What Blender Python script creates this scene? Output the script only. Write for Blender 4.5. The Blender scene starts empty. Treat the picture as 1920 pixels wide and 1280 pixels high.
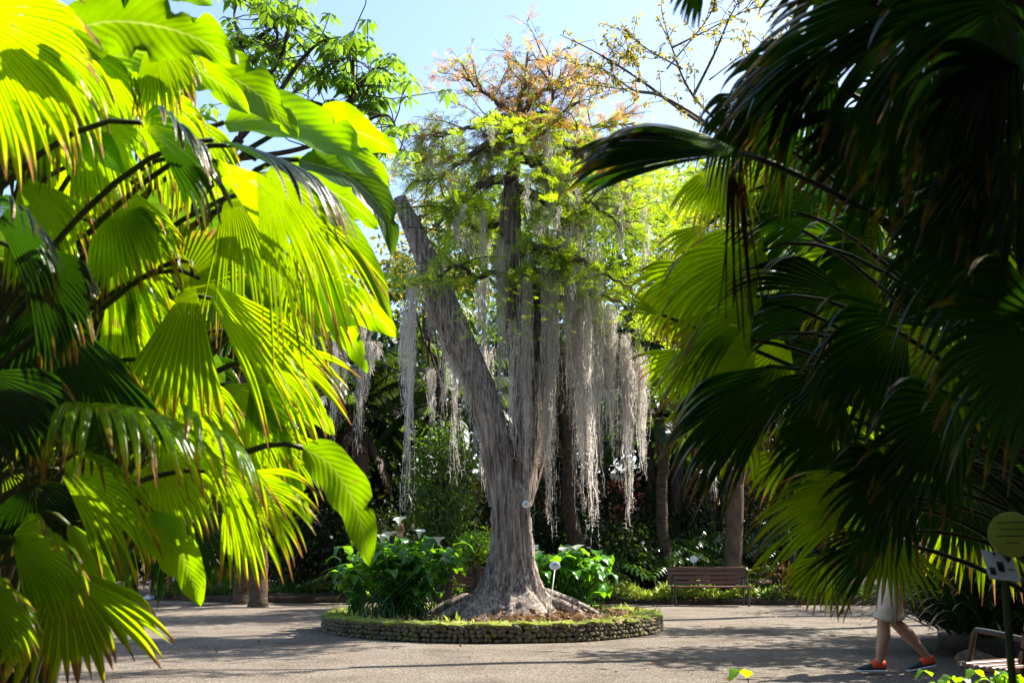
import bpy, math, random
import numpy as np
from mathutils import Vector, Matrix
R = math.radians
C = bpy.context.scene.collection
sc = bpy.context.scene
rng = np.random.default_rng(11)
random.seed(5)

# ---------------------------------------------------------------- camera, sky, sun, exposure
F = 1867.0; CH = 1.2; TILT = math.atan(396 / F)
cd = bpy.data.cameras.new('camera'); cam = bpy.data.objects.new('camera', cd); C.objects.link(cam)
cam.location = (0, 0, CH); cam.rotation_euler = (math.pi/2 + TILT, 0, 0)
cd.sensor_width = 36; cd.lens = F / 1920 * 36; cd.clip_end = 3000; cd.clip_start = 0.05
cd.dof.use_dof = True; cd.dof.focus_distance = 15.5; cd.dof.aperture_fstop = 6.3
sc.camera = cam
SUN_EL = R(49); SUN_AZ = R(24)            # azimuth: from +x (right) towards +y (away from camera)
w = bpy.data.worlds.new('World'); sc.world = w; w.use_nodes = True
nt = w.node_tree; bg = nt.nodes['Background']
sky = nt.nodes.new('ShaderNodeTexSky'); sky.sky_type = 'NISHITA'; sky.sun_disc = False
sky.sun_elevation = SUN_EL; sky.sun_rotation = math.pi/2 - SUN_AZ
sky.air_density = 1.0; sky.dust_density = 1.4; sky.ozone_density = 1.5
nt.links.new(sky.outputs[0], bg.inputs[0]); bg.inputs[1].default_value = 0.112
sd = bpy.data.lights.new('sun', 'SUN'); sun = bpy.data.objects.new('sun', sd); C.objects.link(sun)
sd.energy = 5.0; sd.angle = R(0.5); sd.color = (1, .94, .83)
SD = Vector((math.cos(SUN_AZ)*math.cos(SUN_EL), math.sin(SUN_AZ)*math.cos(SUN_EL), math.sin(SUN_EL)))
sun.rotation_euler = SD.to_track_quat('Z', 'Y').to_euler(); sun.location = (20, 10, 30)
sc.view_settings.view_transform = 'Standard'; sc.view_settings.look = 'None'
sc.view_settings.exposure = 1.72; sc.view_settings.gamma = 1
sc.render.film_transparent = False
try:
    sc.cycles.max_bounces = 7; sc.cycles.diffuse_bounces = 3; sc.cycles.transmission_bounces = 4; sc.cycles.glossy_bounces = 2
    sc.cycles.sample_clamp_indirect = 6
except Exception: pass

# ---------------------------------------------------------------- helpers
CR = np.array([1., 0, 0]); CF = np.array([0, math.cos(TILT), math.sin(TILT)]); CU = np.array([0, -math.sin(TILT), math.cos(TILT)])
def at(px, py, Y):
    d = CR*(px-960)/F + CU*(640-py)/F + CF
    return np.array([0, 0, CH]) + d*(Y/d[1])
def gnd(px, py):
    d = CR*(px-960)/F + CU*(640-py)/F + CF
    p = np.array([0, 0, CH]) + d*(-CH/d[2]); return p
def pm(Y): return Y/F                      # metres per source pixel at depth Y
def nrm(v):
    v = np.asarray(v, float); l = np.linalg.norm(v, axis=-1, keepdims=True); return v/np.maximum(l, 1e-9)

class MB:
    """collects verts/faces/uv and links them as ONE mesh object"""
    def __init__(s): s.v = []; s.q = []; s.t = []; s.uv = []; s.n = 0
    def add(s, v, quads=None, tris=None, uv=None):
        v = np.asarray(v, float).reshape(-1, 3)
        if quads is not None and len(quads): s.q.append(np.asarray(quads, int)+s.n)
        if tris is not None and len(tris): s.t.append(np.asarray(tris, int)+s.n)
        s.uv.append(np.zeros((len(v), 2)) if uv is None else np.asarray(uv, float).reshape(-1, 2))
        s.v.append(v); s.n += len(v); return s
    def mesh(s, name, mat, smooth=True):
        me = bpy.data.meshes.new(name)
        v = np.concatenate(s.v); uv = np.concatenate(s.uv)
        q = np.concatenate(s.q) if s.q else np.zeros((0, 4), int); t = np.concatenate(s.t) if s.t else np.zeros((0, 3), int)
        li = np.concatenate([q.ravel(), t.ravel()])
        me.vertices.add(len(v)); me.vertices.foreach_set('co', v.astype(np.float32).ravel())
        me.loops.add(len(li)); me.loops.foreach_set('vertex_index', li.astype(np.int32))
        nf = len(q)+len(t); me.polygons.add(nf)
        st = np.concatenate([np.arange(len(q))*4, len(q)*4+np.arange(len(t))*3])
        me.polygons.foreach_set('loop_start', st.astype(np.int32))
        me.polygons.foreach_set('use_smooth', np.full(nf, smooth))
        ul = me.uv_layers.new(name='UVMap'); ul.data.foreach_set('uv', uv[li].astype(np.float32).ravel())
        me.materials.append(mat); me.update(calc_edges=True); me.validate()
        return me
    def build(s, name, mat, parent=None, smooth=True, origin=None):
        if s.n == 0: return None
        if origin is not None:
            o0 = np.asarray(origin, float); s.v = [a-o0 for a in s.v]
        o = bpy.data.objects.new(name, s.mesh(name, mat, smooth)); C.objects.link(o)
        if parent is not None:
            o.parent = parent
        if origin is not None: o.location = tuple(origin) if parent is None else (0, 0, 0)
        return o
def tag(o, label=None, cat=None, group=None, kind=None):
    if label: o['label'] = label
    if cat: o['category'] = cat
    if group: o['group'] = group
    if kind: o['kind'] = kind
    return o
def thing(name, label, cat, loc=(0, 0, 0), group=None, rz=0):
    o = bpy.data.objects.new(name, None); C.objects.link(o); o.location = tuple(loc); o.rotation_euler = (0, 0, rz)
    o.empty_display_size = .2
    return tag(o, label, cat, group)
def copy_tree(o, loc=None, rz=0, scale=None, label=None, group=None, parent=None):
    c = o.copy(); C.objects.link(c); c.parent = parent
    if loc is not None: c.location = tuple(loc); c.rotation_euler = (0, 0, rz)
    if scale: c.scale = (scale,)*3 if not hasattr(scale, '__len__') else scale
    if label: c['label'] = label
    if group: c['group'] = group
    for ch in list(KIDS.get(o.name, [])): 
        d = copy_tree(ch, parent=c); KIDS.setdefault(c.name, []).append(d)
    return c
KIDS = {}
def kid(parent, child): KIDS.setdefault(parent.name, []).append(child); return child

def tube(path, rad, sides=8, cap=True, uvs=1.0):
    path = np.asarray(path, float); n = len(path); rad = np.broadcast_to(np.asarray(rad, float), (n,))
    tg = nrm(np.gradient(path, axis=0)); ref = np.array([0, 0, 1.]) if abs(tg[0][2]) < .9 else np.array([0, 1., 0])
    N = np.zeros((n, 3)); u = nrm(np.cross(tg[0], ref))
    for i in range(n):
        u = nrm(u - tg[i]*np.dot(u, tg[i])); N[i] = u
    B = np.cross(tg, N); a = np.linspace(0, 2*math.pi, sides, endpoint=False)
    v = path[:, None, :] + rad[:, None, None]*(np.cos(a)[None, :, None]*N[:, None, :] + np.sin(a)[None, :, None]*B[:, None, :])
    v = v.reshape(-1, 3)
    i = np.arange(n-1)[:, None]*sides; j = np.arange(sides)[None, :]; j2 = (j+1) % sides
    q = np.stack([i+j, i+j2, i+sides+j2, i+sides+j], -1).reshape(-1, 4)
    L = np.concatenate([[0], np.cumsum(np.linalg.norm(np.diff(path, axis=0), axis=1))])
    uv = np.stack([np.tile(np.linspace(0, 1, sides), n), np.repeat(L*uvs, sides)], -1)
    tr = []
    if cap:
        v = np.concatenate([v, [path[0], path[-1]]]); uv = np.concatenate([uv, [[0, 0], [0, L[-1]]]])
        for k in range(sides):
            tr.append((n*sides, (k+1) % sides, k)); tr.append((n*sides+1, (n-1)*sides+k, (n-1)*sides+(k+1) % sides))
    return v, q, tr, uv
def addtube(mb, path, rad, sides=8, cap=True): v, q, t, uv = tube(path, rad, sides, cap); mb.add(v, q, t, uv)
def box(mb, c, s, rot=None, bev=0.0):
    """box with chamfered vertical/long edges (bev) about centre c"""
    sx, sy, sz = [x/2 for x in s]; b = min(bev, sx*.9, sy*.9, sz*.9)
    prof = [(-sy+b, -sz), (sy-b, -sz), (sy, -sz+b), (sy, sz-b), (sy-b, sz), (-sy+b, sz), (-sy, sz-b), (-sy, -sz+b)] if b > 0 else [(-sy, -sz), (sy, -sz), (sy, sz), (-sy, sz)]
    n = len(prof); v = np.array([(x, p[0], p[1]) for x in (-sx, sx) for p in prof])
    q = [(i, (i+1) % n, n+(i+1) % n, n+i) for i in range(n)]
    tr = [(0, i+1, i) for i in range(1, n-1)] + [(n, n+i, n+i+1) for i in range(1, n-1)]
    if rot is not None: v = v @ np.array(rot).T
    mb.add(v+np.asarray(c, float), [(a, d, c_, b_) for a, b_, c_, d in q], tr)
def rotm(ax, ang): return np.array(Matrix.Rotation(ang, 3, ax))
def bez(p0, p1, p2, p3, n=14):
    t = np.linspace(0, 1, n)[:, None]; p0, p1, p2, p3 = [np.asarray(x, float) for x in (p0, p1, p2, p3)]
    return (1-t)**3*p0 + 3*(1-t)**2*t*p1 + 3*(1-t)*t*t*p2 + t**3*p3
def spline(pts, n=6):
    pts = np.asarray(pts, float); P = np.vstack([2*pts[0]-pts[1], pts, 2*pts[-1]-pts[-2]]); out = []
    for i in range(1, len(P)-2):
        for t in np.linspace(0, 1, n, endpoint=False):
            a, b, c, d = P[i-1], P[i], P[i+1], P[i+2]
            out.append(.5*((2*b)+(-a+c)*t+(2*a-5*b+4*c-d)*t*t+(-a+3*b-3*c+d)*t**3))
    out.append(pts[-1]); return np.array(out)

# ---------------------------------------------------------------- materials
def newmat(name):
    m = bpy.data.materials.new(name); m.use_nodes = True; m.node_tree.nodes.clear(); return m, m.node_tree.nodes, m.node_tree.links
def N(nodes, typ, **kw):
    n = nodes.new(typ)
    for k, v in kw.items():
        if k.startswith('i_'): n.inputs[int(k[2:]) if k[2:].isdigit() else k[2:]].default_value = v
        else: setattr(n, k, v)
    return n
def ramp(nodes, stops):
    r = nodes.new('ShaderNodeValToRGB'); el = r.color_ramp.elements
    while len(el) > 1: el.remove(el[-1])
    el[0].position = stops[0][0]; el[0].color = (*stops[0][1], 1)
    for p, c in stops[1:]:
        e = el.new(p); e.color = (*c, 1)
    return r
def leafmat(name, dark, light, trans, tfac=.5, rough=.38, tip=None, veins=0, stripes=0, spec=.5, nscale=3.0, spots=0.0):
    """foliage: diffuse/gloss + translucent, own colour varied by noise and by leaf; optional withered tips and midrib"""
    m, ns, L = newmat(name)
    out = N(ns, 'ShaderNodeOutputMaterial'); uv = N(ns, 'ShaderNodeUVMap'); sep = N(ns, 'ShaderNodeSeparateXYZ'); L.new(uv.outputs[0], sep.inputs[0])
    geo = N(ns, 'ShaderNodeNewGeometry'); no = N(ns, 'ShaderNodeTexNoise'); no.inputs['Scale'].default_value = nscale; no.inputs['Detail'].default_value = 3
    L.new(geo.outputs['Position'], no.inputs['Vector']); oi = N(ns, 'ShaderNodeObjectInfo')
    add = N(ns, 'ShaderNodeMath', operation='MULTIPLY_ADD'); L.new(oi.outputs['Random'], add.inputs[0]); add.inputs[1].default_value = .5
    if stripes or veins: L.new(no.outputs[0], add.inputs[2])
    else:
        a2 = N(ns, 'ShaderNodeMath', operation='MULTIPLY_ADD'); L.new(sep.outputs[0], a2.inputs[0]); a2.inputs[1].default_value = .8; L.new(no.outputs[0], a2.inputs[2])
        a3 = N(ns, 'ShaderNodeMath', operation='SUBTRACT'); L.new(a2.outputs[0], a3.inputs[0]); a3.inputs[1].default_value = .4; L.new(a3.outputs[0], add.inputs[2])
    sub = N(ns, 'ShaderNodeMath', operation='SUBTRACT'); L.new(add.outputs[0], sub.inputs[0]); sub.inputs[1].default_value = .25
    r1 = ramp(ns, [(.25, dark), (.75, light)]); L.new(sub.outputs[0], r1.inputs[0])
    d2 = tuple(c*(.42 if (stripes or veins) else .6) for c in trans); r2 = ramp(ns, [(.2, d2), (.75, trans)]); L.new(sub.outputs[0], r2.inputs[0])
    c1, c2 = r1.outputs[0], r2.outputs[0]
    def blend(fac, col, tcol):
        nonlocal c1, c2
        for which, cc in ((0, col), (1, tcol)):
            mx = N(ns, 'ShaderNodeMix', data_type='RGBA'); L.new(fac, mx.inputs[0]); L.new(c1 if which == 0 else c2, mx.inputs[6]); mx.inputs[7].default_value = (*cc, 1)
            if which == 0: c1 = mx.outputs[2]
            else: c2 = mx.outputs[2]
    bumpsrc = None
    if veins:
        ab = N(ns, 'ShaderNodeMath', operation='SUBTRACT'); L.new(sep.outputs[0], ab.inputs[0]); ab.inputs[1].default_value = .5
        ab2 = N(ns, 'ShaderNodeMath', operation='ABSOLUTE'); L.new(ab.outputs[0], ab2.inputs[0])
        ml = ramp(ns, [(0.008, (1, 1, 1)), (.022, (0, 0, 0))]); L.new(ab2.outputs[0], ml.inputs[0])
        blend(ml.outputs[0], (.25, .36, .06), (.5, .6, .08))
        vv = N(ns, 'ShaderNodeMath', operation='MULTIPLY_ADD'); L.new(ab2.outputs[0], vv.inputs[0]); vv.inputs[1].default_value = -.45; L.new(sep.outputs[1], vv.inputs[2])
        sn = N(ns, 'ShaderNodeMath', operation='MULTIPLY'); L.new(vv.outputs[0], sn.inputs[0]); sn.inputs[1].default_value = veins*6.283
        si = N(ns, 'ShaderNodeMath', operation='SINE'); L.new(sn.outputs[0], si.inputs[0]); bumpsrc = si.outputs[0]
        vr = ramp(ns, [(.82, (0, 0, 0)), (1., (.16, .16, .16))]); hm = N(ns, 'ShaderNodeMath', operation='MULTIPLY_ADD'); L.new(si.outputs[0], hm.inputs[0]); hm.inputs[1].default_value = .5; hm.inputs[2].default_value = .5
        L.new(hm.outputs[0], vr.inputs[0]); blend(vr.outputs[0], tuple(min(1, c*1.5) for c in light), tuple(min(1, c*1.15) for c in trans))
    if stripes:
        sn = N(ns, 'ShaderNodeMath', operation='MULTIPLY'); L.new(sep.outputs[0], sn.inputs[0]); sn.inputs[1].default_value = stripes*6.283
        si = N(ns, 'ShaderNodeMath', operation='SINE'); L.new(sn.outputs[0], si.inputs[0]); bumpsrc = si.outputs[0]
        hm = N(ns, 'ShaderNodeMath', operation='MULTIPLY_ADD'); L.new(si.outputs[0], hm.inputs[0]); hm.inputs[1].default_value = .5; hm.inputs[2].default_value = .5
        vr = ramp(ns, [(.5, (0, 0, 0)), (1., (.5, .5, .5))]); L.new(hm.outputs[0], vr.inputs[0]); blend(vr.outputs[0], tuple(c*.7 for c in light), tuple(c*.72 for c in trans))
    if spots:
        n3 = N(ns, 'ShaderNodeTexNoise'); n3.inputs['Scale'].default_value = 16; L.new(geo.outputs['Position'], n3.inputs['Vector'])
        sr = ramp(ns, [(.70, (0, 0, 0)), (.74, (spots,)*3)]); L.new(n3.outputs[0], sr.inputs[0]); blend(sr.outputs[0], (.20, .13, .04), (.35, .2, .04))
    if tip:
        n2 = N(ns, 'ShaderNodeTexNoise'); n2.inputs['Scale'].default_value = 9; n2.inputs['Detail'].default_value = 2; L.new(geo.outputs['Position'], n2.inputs['Vector'])
        ma = N(ns, 'ShaderNodeMath', operation='MULTIPLY_ADD'); L.new(n2.outputs[0], ma.inputs[0]); ma.inputs[1].default_value = .34; L.new(sep.outputs[1], ma.inputs[2])
        tr = ramp(ns, [(tip, (0, 0, 0)), (min(tip+.05, .999), (1, 1, 1))])
        hm = N(ns, 'ShaderNodeMath', operation='MULTIPLY'); L.new(ma.outputs[0], hm.inputs[0]); hm.inputs[1].default_value = .74
        L.new(hm.outputs[0], tr.inputs[0]); blend(tr.outputs[0], (.21, .115, .05), (.42, .2, .05))
        tr2 = ramp(ns, [(tip-.07, (0, 0, 0)), (tip, (.6, .6, .6)), (min(tip+.03, .99), (0, 0, 0))]); L.new(hm.outputs[0], tr2.inputs[0]); blend(tr2.outputs[0], (.3, .2, .02), (.75, .5, .02))
    p = N(ns, 'ShaderNodeBsdfPrincipled'); L.new(c1, p.inputs['Base Color']); p.inputs['Roughness'].default_value = rough; p.inputs['Specular IOR Level'].default_value = spec
    t = N(ns, 'ShaderNodeBsdfTranslucent'); L.new(c2, t.inputs['Color'])
    if bumpsrc is not None:
        b = N(ns, 'ShaderNodeBump'); b.inputs['Strength'].default_value = .35 if stripes else .12; b.inputs['Distance'].default_value = .004; L.new(bumpsrc, b.inputs['Height'])
        L.new(b.outputs[0], p.inputs['Normal']); L.new(b.outputs[0], t.inputs['Normal'])
    mix = N(ns, 'ShaderNodeMixShader'); mix.inputs[0].default_value = tfac; L.new(p.outputs[0], mix.inputs[1]); L.new(t.outputs[0], mix.inputs[2]); L.new(mix.outputs[0], out.inputs[0])
    return m
def solid(name, c1, c2, scale=6, rough=.8, bump=.3, stretch=(1, 1, 1), spec=.3, detail=6, dist=.01, coord='Object', metal=0, lo=.35, hi=.65, c3=None):
    """noise mottled surface"""
    m, ns, L = newmat(name); out = N(ns, 'ShaderNodeOutputMaterial'); tc = N(ns, 'ShaderNodeTexCoord'); mp = N(ns, 'ShaderNodeMapping'); mp.inputs['Scale'].default_value = stretch
    L.new(tc.outputs[coord], mp.inputs[0]); no = N(ns, 'ShaderNodeTexNoise'); no.inputs['Scale'].default_value = scale; no.inputs['Detail'].default_value = detail; no.inputs['Roughness'].default_value = .62
    L.new(mp.outputs[0], no.inputs['Vector']); r = ramp(ns, [(lo, c1), (hi, c2)] if c3 is None else [(lo, c1), ((lo+hi)/2, c2), (hi, c3)]); L.new(no.outputs[0], r.inputs[0])
    p = N(ns, 'ShaderNodeBsdfPrincipled'); L.new(r.outputs[0], p.inputs['Base Color']); p.inputs['Roughness'].default_value = rough; p.inputs['Specular IOR Level'].default_value = spec; p.inputs['Metallic'].default_value = metal
    if bump:
        b = N(ns, 'ShaderNodeBump'); b.inputs['Strength'].default_value = bump; b.inputs['Distance'].default_value = dist; L.new(no.outputs[0], b.inputs['Height']); L.new(b.outputs[0], p.inputs['Normal'])
    L.new(p.outputs[0], out.inputs[0]); return m
M = {}
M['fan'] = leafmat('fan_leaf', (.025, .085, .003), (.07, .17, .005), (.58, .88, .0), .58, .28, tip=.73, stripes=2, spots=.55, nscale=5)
M['fan_dark'] = leafmat('fan_leaf_painted_shade', (.003, .012, .002), (.007, .028, .004), (.06, .19, .001), .25, .34, tip=.76, stripes=2)  # same leaf as fan, with shade painted in as near-black colour
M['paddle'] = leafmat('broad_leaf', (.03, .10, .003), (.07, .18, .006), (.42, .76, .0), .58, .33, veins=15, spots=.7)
M['paddle_shade'] = leafmat('broad_leaf_painted_shade', (.015, .06, .008), (.04, .11, .012), (.2, .42, .01), .5, .33, veins=15, spots=.5)  # darker copy of the broad leaf, shade of the inner mass painted in
M['petiole'] = solid('petiole', (.03, .035, .012), (.07, .09, .02), 5, .5, .1)
M['dead'] = leafmat('withered_leaf', (.03, .015, .008), (.09, .045, .02), (.10, .035, .01), .2, .7, stripes=2)
M['sprig'] = leafmat('cypress_sprig', (.10, .19, .005), (.22, .34, .01), (.62, .85, .01), .55, .5, nscale=.8)
M['sprig_rust'] = leafmat('cypress_rusty_sprig', (.20, .075, .04), (.34, .24, .04), (.75, .38, .08), .45, .55, nscale=1.2)
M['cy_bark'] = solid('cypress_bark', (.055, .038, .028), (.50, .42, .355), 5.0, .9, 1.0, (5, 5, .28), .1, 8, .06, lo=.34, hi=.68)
M['cy_bark_dark'] = solid('brown_cypress_bark', (.05, .03, .022), (.36, .28, .235), 5.0, .9, 1.0, (5, 5, .28), .1, 8, .06, lo=.36, hi=.68)  # darker brown bark of the main stems
M['branch'] = solid('branch_bark', (.035, .026, .022), (.12, .09, .075), 6, .9, .5, (3, 3, 1), .1)
M['moss'] = leafmat('spanish_moss', (.42, .375, .33), (.70, .64, .58), (.88, .81, .735), .5, .9, spec=.05, nscale=1.5)
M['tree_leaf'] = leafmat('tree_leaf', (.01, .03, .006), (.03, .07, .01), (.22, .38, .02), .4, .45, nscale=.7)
M['tree_leaf_shade'] = leafmat('tree_leaf_painted_shade', (.003, .009, .002), (.010, .023, .005), (.09, .15, .012), .26, .5, nscale=.7, spec=.3)  # low leaf colour stands in for the shade of the background trees
M['tree_leaf_warm'] = leafmat('yellowing_tree_leaf', (.06, .09, .01), (.16, .13, .02), (.6, .5, .04), .5, .5, nscale=.9)
M['glossy_leaf'] = leafmat('glossy_leaf', (.02, .07, .01), (.06, .14, .015), (.34, .60, .02), .45, .3, nscale=1.2)
M['calla_leaf'] = leafmat('calla_leaf', (.02, .10, .008), (.06, .20, .015), (.28, .62, .01), .4, .3, nscale=5)
M['philo'] = leafmat('split_leaf', (.015, .05, .01), (.05, .12, .015), (.34, .54, .03), .4, .28, nscale=2)
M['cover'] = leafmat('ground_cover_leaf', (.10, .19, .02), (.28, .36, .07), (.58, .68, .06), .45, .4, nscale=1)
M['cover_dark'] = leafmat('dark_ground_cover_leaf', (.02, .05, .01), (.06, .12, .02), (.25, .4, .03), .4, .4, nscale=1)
M['brom'] = leafmat('bromeliad_leaf', (.015, .014, .008), (.06, .028, .02), (.16, .08, .02), .35, .35, nscale=2)
M['trunk'] = solid('dark_trunk', (.02, .015, .012), (.08, .06, .045), 4, .9, .7, (4, 4, .8), .1, dist=.03)
M['palm_trunk'] = solid('palm_trunk', (.03, .022, .016), (.12, .09, .06), 5, .9, .8, (1, 1, 6), .1, dist=.03)
M['pale_trunk'] = solid('pale_trunk', (.05, .032, .022), (.14, .095, .065), 3, .8, .4, (2, 2, .8), .15)
M['petal'] = leafmat('calla_petal', (.75, .77, .72), (.85, .85, .82), (.8, .85, .75), .3, .5, nscale=4)
M['spadix'] = solid('spadix', (.7, .5, .04), (.8, .6, .08), 10, .6, .1)
M['soil'] = solid('soil', (.02, .014, .009), (.07, .045, .025), 5, 1, 1, dist=.03, coord='Object')
M['litter'] = leafmat('fallen_leaf', (.07, .03, .015), (.28, .16, .07), (.3, .15, .05), .25, .7, nscale=4)
M['stone'] = solid('planter_stone', (.03, .026, .018), (.13, .11, .075), 7, .95, 1, dist=.02, c3=(.11, .14, .02), lo=.3, hi=.72)
M['mossy'] = solid('mossy_coping', (.05, .055, .012), (.17, .20, .02), 5, 1, 1, dist=.02, c3=(.22, .20, .10), lo=.3, hi=.75)
M['wood'] = solid('bench_wood', (.06, .022, .012), (.15, .055, .03), 4, .42, .2, (.4, 8, 8), .5, dist=.003)
M['metal'] = solid('bench_metal', (.035, .032, .03), (.08, .07, .065), 8, .5, .1, metal=.6, spec=.5)
M['plate'] = solid('label_plate', (.68, .68, .64), (.82, .82, .8), 5, .5, .05)
M['plate_y'] = solid('yellow_label_plate', (.34, .40, .05), (.46, .52, .09), 5, .5, .05)
M['ink'] = solid('label_ink', (.02, .02, .02), (.05, .05, .05), 5, .7, 0)
M['pink'] = solid('pink_render', (.36, .10, .09), (.46, .15, .13), 2, .9, .2)
M['white'] = solid('white_paint', (.7, .7, .69), (.82, .82, .8), 3, .7, .1)
M['glass'] = solid('window_glass', (.02, .025, .03), (.05, .06, .07), 1, .1, 0, spec=.8)
M['skin'] = solid('skin', (.42, .22, .14), (.52, .30, .20), 9, .5, .05, spec=.4)
M['skin_dark'] = solid('tanned_skin', (.2, .1, .06), (.26, .14, .09), 9, .5, .05)
M['hair'] = solid('hair', (.12, .06, .03), (.25, .13, .06), 30, .6, .4, (6, 6, 1))
M['hair_dark'] = solid('dark_hair', (.01, .008, .006), (.03, .02, .015), 30, .6, .4, (6, 6, 1))
M['shorts'] = solid('khaki_cloth', (.56, .45, .33), (.68, .56, .43), 14, .9, .4, dist=.004)
M['shirt'] = solid('beige_cloth', (.40, .33, .26), (.5, .43, .35), 10, .9, .4, dist=.004)
M['shirt_white'] = solid('pale_blue_cloth', (.42, .50, .66), (.55, .62, .76), 10, .9, .4, dist=.004)
M['jeans'] = solid('pale_jeans', (.35, .40, .50), (.5, .55, .62), 10, .9, .4)
M['black_cloth'] = solid('black_cloth', (.008, .008, .01), (.02, .02, .022), 10, .9, .3)
M['shoe'] = solid('grey_shoe', (.03, .035, .045), (.07, .075, .09), 40, .8, .4, dist=.002)
M['orange'] = solid('orange_shoe_heel', (.85, .07, .015), (.95, .12, .03), 30, .6, .2)
M['shoe_white'] = solid('shoe_sole', (.7, .7, .72), (.82, .82, .84), 20, .6, .1)

def gravel():
    m, ns, L = newmat('gravel'); out = N(ns, 'ShaderNodeOutputMaterial'); tc = N(ns, 'ShaderNodeTexCoord')
    a = N(ns, 'ShaderNodeTexNoise'); a.inputs['Scale'].default_value = 42; a.inputs['Detail'].default_value = 5; a.inputs['Roughness'].default_value = .75; L.new(tc.outputs['Object'], a.inputs['Vector'])
    b = N(ns, 'ShaderNodeTexNoise'); b.inputs['Scale'].default_value = .9; b.inputs['Detail'].default_value = 6; L.new(tc.outputs['Object'], b.inputs['Vector'])
    v = N(ns, 'ShaderNodeTexVoronoi'); v.inputs['Scale'].default_value = 75; L.new(tc.outputs['Object'], v.inputs['Vector'])
    r = ramp(ns, [(.34, (.065, .052, .041)), (.5, (.205, .172, .14)), (.66, (.41, .355, .30))]); L.new(a.outputs[0], r.inputs[0])
    r2 = ramp(ns, [(.3, (.55, .52, .50)), (.48, (.85, .83, .8)), (.7, (1.0, 1.0, 1.0))]); L.new(b.outputs[0], r2.inputs[0])
    mx = N(ns, 'ShaderNodeMix', data_type='RGBA', blend_type='MULTIPLY'); mx.inputs[0].default_value = 1; L.new(r.outputs[0], mx.inputs[6]); L.new(r2.outputs[0], mx.inputs[7])
    hs = N(ns, 'ShaderNodeHueSaturation'); sp = N(ns, 'ShaderNodeSeparateColor'); L.new(v.outputs['Color'], sp.inputs[0]); mr = N(ns, 'ShaderNodeMapRange'); L.new(sp.outputs[0], mr.inputs[0]); mr.inputs[3].default_value = .55; mr.inputs[4].default_value = 1.35
    L.new(mr.outputs[0], hs.inputs['Value']); L.new(mx.outputs[2], hs.inputs['Color'])
    p = N(ns, 'ShaderNodeBsdfPrincipled'); p.inputs['Roughness'].default_value = .95; p.inputs['Specular IOR Level'].default_value = .15; L.new(hs.outputs[0], p.inputs['Base Color'])
    bm = N(ns, 'ShaderNodeBump'); bm.inputs['Strength'].default_value = .9; bm.inputs['Distance'].default_value = .035; L.new(a.outputs[0], bm.inputs['Height']); L.new(bm.outputs[0], p.inputs['Normal'])
    L.new(p.outputs[0], out.inputs[0]); return m
M['gravel'] = gravel()

# ---------------------------------------------------------------- ground
def grid_sheet(name, x0, x1, y0, y1, nx, ny, mat, z=0, amp=0, kind='structure'):
    X, Y = np.meshgrid(np.linspace(x0, x1, nx), np.linspace(y0, y1, ny)); Z = z + amp*(np.sin(X*1.3+Y*.7)+np.sin(X*.47-Y*1.1+2)+.5*np.sin(X*3.1+Y*2.3))
    v = np.stack([X, Y, Z], -1).reshape(-1, 3); i = np.arange(ny-1)[:, None]*nx; j = np.arange(nx-1)[None, :]
    q = np.stack([i+j, i+j+1, i+nx+j+1, i+nx+j], -1).reshape(-1, 4); mb = MB(); mb.add(v, q); o = mb.build(name, mat); tag(o, kind=kind); return o
grid_sheet('ground', -900, 900, -300, 1500, 40, 40, M['soil'], -.02)
grid_sheet('gravel_path', -26, 26, -6, 34, 150, 120, M['gravel'], 0, .006)

# far planting beds: soil mounds with a rough edge, outline follows the path
def bed(outline, h=.14, name='planting_bed'):
    P = spline(list(outline)+[outline[0]], 5)[:-1]; n = len(P); c = P.mean(0)
    rings = [(0, 0), (.0, h*.7), (.02, h), (.3, h+.08), (.7, h+.12)]
    v = []; 
    for f, z in rings: v.append(np.concatenate([P*(1-f)+c*f, np.full((n, 1), z-.0)], 1))
    v = np.concatenate(v); v[:, 2] += .015*np.sin(v[:, 0]*5)+.015*np.sin(v[:, 1]*7); v = np.concatenate([v, [[c[0], c[1], h+.12]]])
    q = []; t = []
    for r in range(len(rings)-1):
        for k in range(n): q.append((r*n+k, r*n+(k+1) % n, (r+1)*n+(k+1) % n, (r+1)*n+k))
    for k in range(n): t.append((4*n+k, 4*n+(k+1) % n, 5*n))
    mb = MB(); mb.add(v, q, t); tag(mb.build(name, M['soil']), kind='structure')
bed([(1.7, 24.6), (4, 24.3), (8, 24.2), (13, 24.5), (19, 27), (22, 36), (12, 44), (2, 42), (0.8, 33)])
bed([(-9.4, 27.0), (-7.5, 25.6), (-5, 25.3), (-2.6, 25.8), (-.6, 27), (-.3, 33), (-1, 42), (-9, 43), (-11, 34)])
bed([(5.15, 12.6), (6, 11.7), (9, 11), (14, 12), (15, 18), (10, 22), (8.2, 20), (6.6, 16)], h=.05)
bed([(1.8, 2.4), (2.6, 2.0), (5, 2.2), (6, 4), (5.5, 6), (3.2, 6.2), (1.9, 4.6)], name='planting_bed')
bed([(-5.5, 1.5), (-2.2, 1.6), (-1.5, 2.8), (-1.9, 5), (-3, 6), (-6, 6)], name='planting_bed')

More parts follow.
